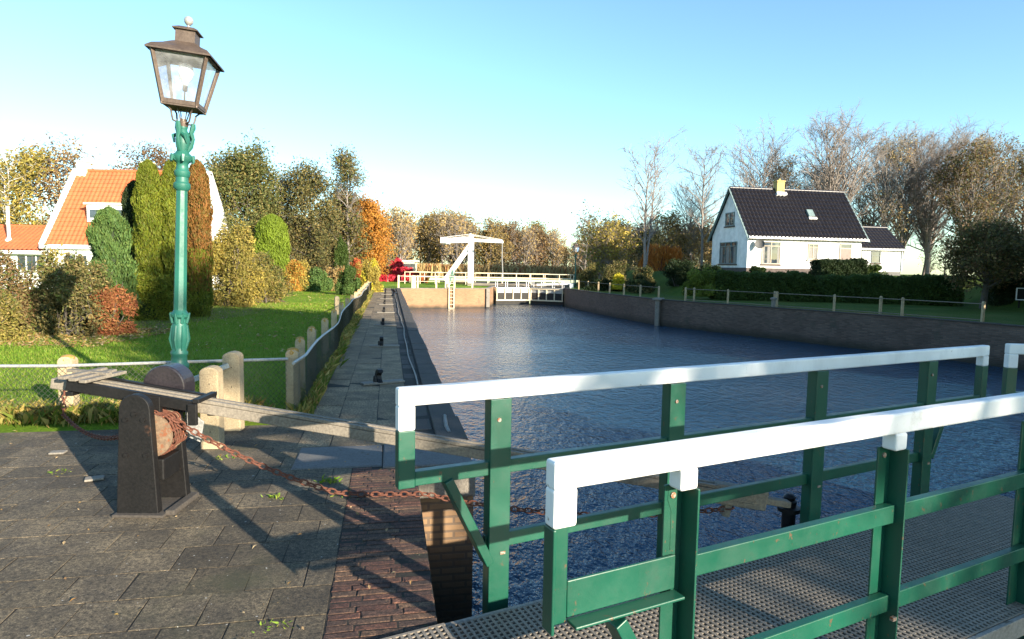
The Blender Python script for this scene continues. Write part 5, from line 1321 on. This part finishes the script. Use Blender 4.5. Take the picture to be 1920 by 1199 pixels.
for i, (x, y, z, s_, lf, l2, lab, n) in enumerate([
    (6.6, 55.5, 0, (1.4, 1.2, 2.1), 'darkolive', 'yelgreen', 'dark bush at the foot of the far street lamp', 6500),
    (8.6, 52.5, .1, (1.6, 1.2, 2.2), 'mixed', 'darkolive', 'mixed dark bush below the small yellow tree', 7000),
    (9.8, 48.5, .2, (1.3, 1.0, 1.7), 'darkolive', 'hedgedk', 'dark bush right of the bright yellow bush', 6500),
    (8.9, 45.2, .1, (1.5, .8, .85), 'hedgedk', 'darkolive', 'low dark ground shrub along the right quay edge', 6000),
    (7.0, 49.6, .0, (1.6, .8, .9), 'hedgedk', 'darkolive', 'low dark ground shrub close to the far lamp on the quay edge', 6000),
    (7.95, 48.6, .2, (.62, .5, 1.15), 'gold', None, 'small bright yellow bush on the right bank', 3800),
    (12.1, 45.0, .6, (1.9, 1.3, 1.75), 'hedgedk', None, 'dark rounded evergreen bush left of the white house', 9000),
    (14.3, 45.6, 1.0, (1.4, 1.1, 1.25), 'hedgedk', None, 'dark evergreen bush right against the white gable', 7000),
    (16.9, 43.6, 1.2, (.8, .55, .85), 'hedgedk', 'hedge', 'small dark round bush at the corner of the white house', 4000),
    (24.2, 43.4, 1.35, (1.2, .8, 1.0), 'hedge', 'hedgelit', 'low green bush before the lower extension of the white house', 5000)]):
    shrub('bank_shrub', (x, y, z), lab, s_, lf, int(n * 1.5), 70 + i, .052, 14, l2, .35, 14)
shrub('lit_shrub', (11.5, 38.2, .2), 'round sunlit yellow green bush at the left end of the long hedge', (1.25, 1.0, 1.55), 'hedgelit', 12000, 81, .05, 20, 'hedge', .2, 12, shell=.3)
hedge('clipped_hedge', (12.2, 38.6), (20.6, 37.5), 1.9, 1.5, 'long dark green clipped hedge below the white house', 'hedge', 30000, 82, .05, .05, .05)
hedge('clipped_hedge', (20.7, 37.3), (25.0, 35.6), 1.8, 1.45, 'darker second hedge right of the long clipped hedge', 'hedge', 18000, 83, .05, .05, .08)
hedge('clipped_hedge', (20.1, 42.3), (23.4, 42.8), 1.2, 1.1, 'short dark hedge in front of the brown door of the white house', 'hedgedk', 14000, 84, .05, 1.4, 1.4)
tree('dark_tree', (23.6, 31.8, .1), 'dark small tree with a short trunk on the grass at the right', 4.4, 1.75, .26, 34, 'darkolive', 16000, .06, 'darkbark', 85, spread=.22, up=.35, twl=.5, leaf2='brown', frac2=.25, r0=.16)
hedge('dark_hedge', (25.2, 33.5), (33, 29.5), 2.0, 1.55, 'black green hedge behind the framed board at the right edge', 'hedgedk', 15000, 86, .06, .2, .3)

# tall bare and half leaved trees behind the house
base = 1.3
t_bare = tree('bare_tree', (23.4, 62, base), 'bare spreading tree behind the left end of the black roof', 14.9, 4.0, .22, 34, None, 0, .1, 'twig', 90, up=.85, prof='vase', trad=.015, twl=.8, nsub=7, ntw=6, fork=2)
tree('pale_tree', (27.2, 65, base), 'sunlit pale yellow twigged tree behind the yellow chimney', 12.6, 2.5, .2, 28, 'tan', 2200, .09, 'twig', 91, up=.9, trad=.017, fork=2, twl=.8, spread=.2)
t_tall = tree('bare_tree', (29.8, 60, base), 'tallest bare tree, forked, behind the right half of the black roof', 16.2, 3.8, .2, 36, None, 0, .1, 'twig', 92, up=.95, prof='oval', trad=.015, twl=.8, nsub=7, ntw=6, fork=3, r0=.2)
t_half = tree('half_bare_tree', (35.6, 62, base), 'half bare tree with golden brown leaves behind the lower extension', 14.0, 3.0, .14, 30, 'tan', 2200, .08, 'bark', 93, up=.85, trad=.017, twl=.8, nsub=5, fork=2, keep=.55, spread=.3, leaf2='darkolive', frac2=.4)
t_olive = tree('half_bare_tree', (41.2, 58, base), 'bushy tree with olive and brown leaves right of the extension', 12.6, 3.0, .12, 30, 'darkolive', 6500, .09, 'bark', 94, up=.75, trad=.016, twl=.8, fork=1, keep=.85, spread=.36, leaf2='brown', frac2=.45)
copy_tree(t_tall, (38.6, 64, base), 'tall bare tree between the golden brown tree and the right tree group', 2.0, .98)
copy_tree(t_bare, (41.0, 63, base), 'pale bare tree rising highest in the right tree group', 1.1, 1.06)
copy_tree(t_tall, (45.2, 64, base), 'broad bare tree top above the brown trees at the right', 3.6, 1.0)
copy_tree(t_half, (44.4, 59, base), 'golden brown leaved tree near the right edge behind the dark small tree', 2.4, .98)
copy_tree(t_olive, (49.4, 62, base), 'olive brown tree cut by the right edge of the view', 1.4, 1.05)
copy_tree(t_bare, (49.5, 66, base), 'bare tree top at the right edge above the olive brown tree', 4.0, .98)
copy_tree(t_half, (33.0, 70, base), 'thin brown leaved tree close behind the tallest bare tree', 5.0, .86)
copy_tree(t_half, (47.5, 55, base), 'lower golden brown tree behind the black hedge at the right edge', .6, .74)
for i, (x, y, k) in enumerate(((33.5, 70, .84), (39.8, 71, .95), (46.4, 72, 1.02), (31.2, 72, .8))):
    copy_tree((t_tall, t_bare)[i % 2], (x, y, base), 'one of the grey bare trees massed behind the brown trees right of the house', i * 1.1, k, 'bare trees in the wood behind the house')
copy_tree(t_bare, (20.2, 72, base), 'faint bare tree far behind the gable of the white house', 2.7, .74)

# ---- woods too far to tell trees apart
def wood(name, spots, leafs, seed, H0, bare=.25, n_leaf=2600, lsize=.145, bark='bark', base_z=0.0):
    """one mass of far trees"""
    r = np.random.default_rng(seed); protos = []
    for k in range(6):
        H = 10.0; lv, tips = grow(r, H, r.uniform(1.8, 2.8), .10 + .1 * r.random(), 20, up=r.uniform(.6, 1.0), nsub=4, ntw=3, twl=.9, trad=.022, fork=1, wob=.03)
        WV, WF = join([tubes(l, s) for l, s in zip(lv, (5, 4, 3, 3)) if l])
        n = int(n_leaf * (r.uniform(.5, 1.2) if k > 1 else bare)); P = tips[r.integers(0, len(tips), n)] + r.normal(0, .42, (n, 3)); P[:, 2] = np.abs(P[:, 2])
        LV, LF = cards(P, np.full(n, lsize), r, 1.2, None, unit(P - [0, 0, 5]) * .6 + [0, 0, .3], .5); protos.append((WV, WF, LV, LF))
    W = []; Lf = {m: [] for m in leafs}
    for (x, y, h) in spots:
        WV, WF, LV, LF = protos[r.integers(0, 6)]; s = h / 10.0; a = r.uniform(0, 6.28); c, sn = math.cos(a), math.sin(a); R_ = np.array([[c, -sn, 0], [sn, c, 0], [0, 0, 1]])
        tr = lambda V: (V @ R_.T) * [s * r.uniform(.9, 1.2), s, s] + [x, y, base_z - .1]
        W.append((tr(WV), WF)); Lf[leafs[r.integers(0, len(leafs))]].append((tr(LV), LF))
    parts = [(join(W), M[bark])] + [(join(v), LM[m]) for m, v in Lf.items() if v]
    V, F = join([p for p, _ in parts]); o = np_mesh(name, V, F, [m for _, m in parts])
    o.data.polygons.foreach_set('material_index', np.concatenate([np.full(len(p[1]), i, dtype=np.int32) for i, (p, _) in enumerate(parts)]))
    return tag(o, kind='stuff')
r = random.Random(77)
def prof_far(x):                                       # height of the far tree line along x
    return np.interp(x, [-45, -30, -22, -17, -10, -3, 0, 6, 9, 12, 20, 30], [10, 9, 9.5, 10.5, 10.2, 8.8, 8.2, 8.6, 5.8, 6.5, 8, 8])
tag(wood('far_wood', [(x_ + r.uniform(-.8, .8), r.uniform(97, 116), prof_far(x_) * r.uniform(.82, 1.18)) for x_ in np.arange(-40, 30, .62)], ['wood', 'tan', 'brown', 'yelgreen', 'wood', 'tan'], 101, 10), 'distant autumn wood across the canal behind the drawbridge', 'wood')
tag(wood('left_wood', [(x_ + r.uniform(-.6, .6), r.uniform(52, 66), r.uniform(3.0, 4.8)) for x_ in np.arange(-34, -12.5, 1.1)], ['darkolive', 'mixed', 'yelgreen', 'brown'], 102, 7), 'mixed trees massed behind the left garden', 'wood')
tag(wood('garden_wood', [(x_ + r.uniform(-1, 1), r.uniform(34, 64), r.uniform(5, 9)) for x_ in np.arange(-80, -37, 1.3)], ['darkolive', 'mixed', 'brown'], 105, 8), 'trees massed left of the orange roofed house', 'wood')
tag(wood('right_wood', [(x_ + r.uniform(-.8, .8), r.uniform(72, 86), r.uniform(6.0, 8.2)) for x_ in np.arange(9, 33, 1.1)], ['brown', 'wood', 'darkolive', 'tan'], 103, 8, base_z=.4), 'brown wood massed between the far lamp and the white house', 'wood')
tag(wood('house_wood', [(x_ + r.uniform(-.8, .8), r.uniform(60, 80), r.uniform(4.0, 7.5)) for x_ in np.arange(30, 66, 1.15)], ['darkolive', 'brown', 'wood', 'tan'], 104, 10, n_leaf=700, lsize=.13, bark='darkbark', base_z=1.0), 'brown leaved undergrowth and trees massed behind the right of the house', 'wood')

# reeds and scrub along the far bank
def fringe(name, pts, n, hmin, hmax, m, seed, w_=.05, spread=.5, label=None, cat=None, lean=.25):
    r = np.random.default_rng(seed); P_ = np.array(pts, float); d = np.linalg.norm(np.diff(P_, axis=0), axis=1); cs = np.concatenate([[0], np.cumsum(d)]); t = r.random(n) * cs[-1]
    B = np.stack([np.interp(t, cs, P_[:, k]) for k in range(3)], 1) + np.concatenate([r.normal(0, spread, (n, 2)), np.zeros((n, 1))], 1)
    h = r.uniform(hmin, hmax, n)[:, None]; a = r.uniform(0, 2 * PI, n); s = np.stack([np.cos(a), np.sin(a), 0 * a], 1) * (w_ * r.uniform(.6, 1.4, n))[:, None]
    l1 = np.concatenate([r.normal(0, lean, (n, 2)), np.ones((n, 1))], 1); l2 = l1 + np.concatenate([r.normal(0, lean, (n, 2)), np.zeros((n, 1))], 1) * .8
    V = np.stack([B - s, B + s, B + l1 * h * .6 + s * .7, B + l2 * h * [1, 1, .95]], 1).reshape(-1, 3)
    o = np_mesh(name, V, np.arange(4 * n).reshape(-1, 4), m); return tag(o, label, cat, kind='stuff')
fringe('reeds', [(-30, 94.5, 0), (-12, 94, 0), (16, 94, 0), (40, 94, 0)], 16000, .8, 2.3, LM['tan'], 110, .09, 1.6, 'tan reeds on the far canal bank', 'reeds', .15)
fringe('scrub', [(-30, 95, 0), (30, 95, 0)], 9000, .8, 2.2, LM['redbr'], 111, .10, 1.4, 'reddish scrub in front of the distant wood', 'scrub', .3)

# grass: tufts along the fences, blades on the near lawn
fringe('dry_grass', [tuple(q(-1.70, 1.7)), tuple(q(-1.72, 12)), tuple(q(-1.74, 30)), tuple(q(-1.75, 42))], 12000, .05, .2, M['dry'], 120, .0026, .06, 'dry yellow grass tufts along the path fence', 'grass', .35)
fringe('dry_grass', [(-9.5, 6.3, -.01), (-5, 6.72, -.01), (-3.0, 7.05, -.01)], 9000, .05, .22, M['dry'], 121, .0028, .13, 'dry grass and weeds below the near chain link fence', 'grass', .35)
r_ = np.random.default_rng(5)
def lawn(name, poly_fn, n, h0, h1, m, seed, x0, x1, y0, y1, w_=.004):
    r = np.random.default_rng(seed); P = np.stack([r.uniform(x0, x1, n), y0 + (y1 - y0) * r.random(n) ** 1.7, np.full(n, -.02)], 1); P = P[poly_fn(P[:, 0], P[:, 1])]; n = len(P)
    a = r.uniform(0, 2 * PI, n); k = (1 + (P[:, 1] - y0) * .10)[:, None]; s = np.stack([np.cos(a), np.sin(a), 0 * a], 1) * w_ * k
    h = r.uniform(h0, h1, n)[:, None]; l = np.concatenate([r.normal(0, .45, (n, 2)), np.ones((n, 1))], 1)
    V = np.stack([P - s, P + s, P + l * h], 1).reshape(-1, 3)
    return tag(np_mesh(name, V, np.arange(3 * n).reshape(-1, 3), m), kind='stuff')
def inlawn(x, y):
    u = .981 * (x - QX) + .193 * (y - QY); v = -.193 * (x - QX) + .981 * (y - QY)
    front = np.interp(x, [-12, -9.5, -5, -3, -2.4], [5.8, 6.2, 6.75, 7.05, 7.2])
    return (u < -1.72) & (y > front)
tag(lawn('lawn_grass', inlawn, 170000, .025, .075, M['blade'], 130, -16, -2, 5.8, 28), 'short lawn grass left of the path', 'grass')
# fallen leaves on lawn, border and paving
def litter(name, n, seed, fn, x0, x1, y0, y1, z, size, m, pw=1.0):
    r = np.random.default_rng(seed); P = np.stack([r.uniform(x0, x1, n), y0 + (y1 - y0) * r.random(n) ** pw, z + .012 * r.random(n)], 1); P = P[fn(P[:, 0], P[:, 1])]
    o = np.tile(np.array([[0, 0, 1.]]), (len(P), 1)); V, F = cards(P, np.full(len(P), size), r, 1.1, None, o, 2.2); return tag(np_mesh(name, V, F, m), kind='stuff')
tag(litter('fallen_leaves', 5200, 140, lambda x, y: y > 12.4 - .05 * (x + 10), -15, -8.2, 12, 16, .01, .035, M['litter']), 'fallen leaves in the border under the left bushes', 'leaves')
tag(litter('fallen_leaves', 2600, 141, lambda x, y: inlawn(x, y), -16, -4, 12, 40, .02, .035, M['litter']), 'fallen leaves scattered on the lawn', 'leaves')
tag(litter('fallen_leaves', 240, 142, lambda x, y: (x < -.4 - .193 * (y - 3.3)) & (y < 6.8), -6, -.3, 1.8, 7, .008, .013, M['litter']), 'small leaf scraps on the paving', 'leaves')
# bare soil strip under the bushes
b = MB(); r = random.Random(3)
edge = [(-16, 12.6), (-12, 12.75), (-9.7, 13.4), (-8.7, 14.3), (-8.75, 15.6), (-9.4, 17.6), (-8.9, 19.2), (-8.7, 21.5), (-9.3, 24.5), (-9.6, 27.5), (-11.5, 31), (-13, 34)]
back = [(-18, 34), (-18, 12.6)]
sheet('soil', [edge + back], -.014, M['soil'])
# red creeper on the shed and weeds between the tiles
r2 = np.random.default_rng(9); n = 6500
P = np.stack([r2.uniform(-2.6, 2.3, n), -.05 - .5 * r2.random(n), r2.random(n) ** .8], 1); P[:, 2] *= 2.15 * np.clip(1.05 - .42 * np.maximum(0, P[:, 0] - .3) + .10 * np.sin(P[:, 0] * 5) + .06 * np.sin(P[:, 0] * 13), .15, 1.12)
V_, F_ = cards(P, np.full(n, .13), r2, 1.2, None, np.tile([[0, -1., .4]], (n, 1)), .8); np_mesh('creeper', V_, F_, M['red'], sh)
shrub('red_shrub', (-9.5, 63.5, 0), 'crimson bush spreading right of the shed below the bridge railing', (1.2, .7, 1.1), 'redfl', 2600, 150, .09, 10, None, 0, 8)
for i, (u, v, h, n_) in enumerate(((-1.25, -.25, .05, 50), (-1.62, -.55, .04, 30), (-1.1, -.6, .03, 26), (-1.32, -2.3, .03, 26), (-2.2, .5, .035, 30), (-3.4, .3, .03, 30))):
    c = q(u, v, -.01); fringe('weeds', [tuple(c), tuple(c + Vector((.12, -.02, 0)))], n_, h * .4, h, M['blade'], 160 + i, .004, .03, None, None, .6)
b = MB(); RT = Matrix.Rotation(.5, 3, 'Z'); b.box((-3.25, 4.85, .012), (.13, .09, .018), RT); tag(b.build('stone_chip', M['stone'], None, bevel=.006), 'small pale flat stone on the paving left of the winch, nearer one', 'stone')
b = MB(); b.box((-4.0, 5.5, .014), (.12, .085, .018), Matrix.Rotation(.2, 3, 'Z')); tag(b.build('stone_chip', M['stone'], None, bevel=.006), 'small pale flat stone on the paving left of the winch, farther one', 'stone')

# ---- trees beyond the frame on the sunny side that shade the water, the lawn and the right bank
tree('oak_tree', (20.9, -12.6), 'oak behind the viewer on the right that shades the right part of the gate', 13.2, 3.0, .44, 40, 'darkolive', 17000, .2, 'darkbark', 170, spread=.5, up=.35, twl=.8)
src = tree('bank_tree', (25.4, 19.8, .1), 'dense tree on the right bank just outside the view, shading the grass', 8.0, 3.3, .06, 36, 'darkolive', 22000, .24, 'darkbark', 172, spread=.45, up=.45)
for i, (x, y, s_, lab) in enumerate(((28.4, 22.4, 1.0, 'second dense tree on the right bank just outside the view'), (31.4, 24.4, .98, 'third dense tree on the right bank just outside the view'), (21.8, 14.0, .9, 'dense tree nearest to the right lock wall outside the view'))):
    copy_tree(src, (x, y, .1), lab, i * 1.3, s_)
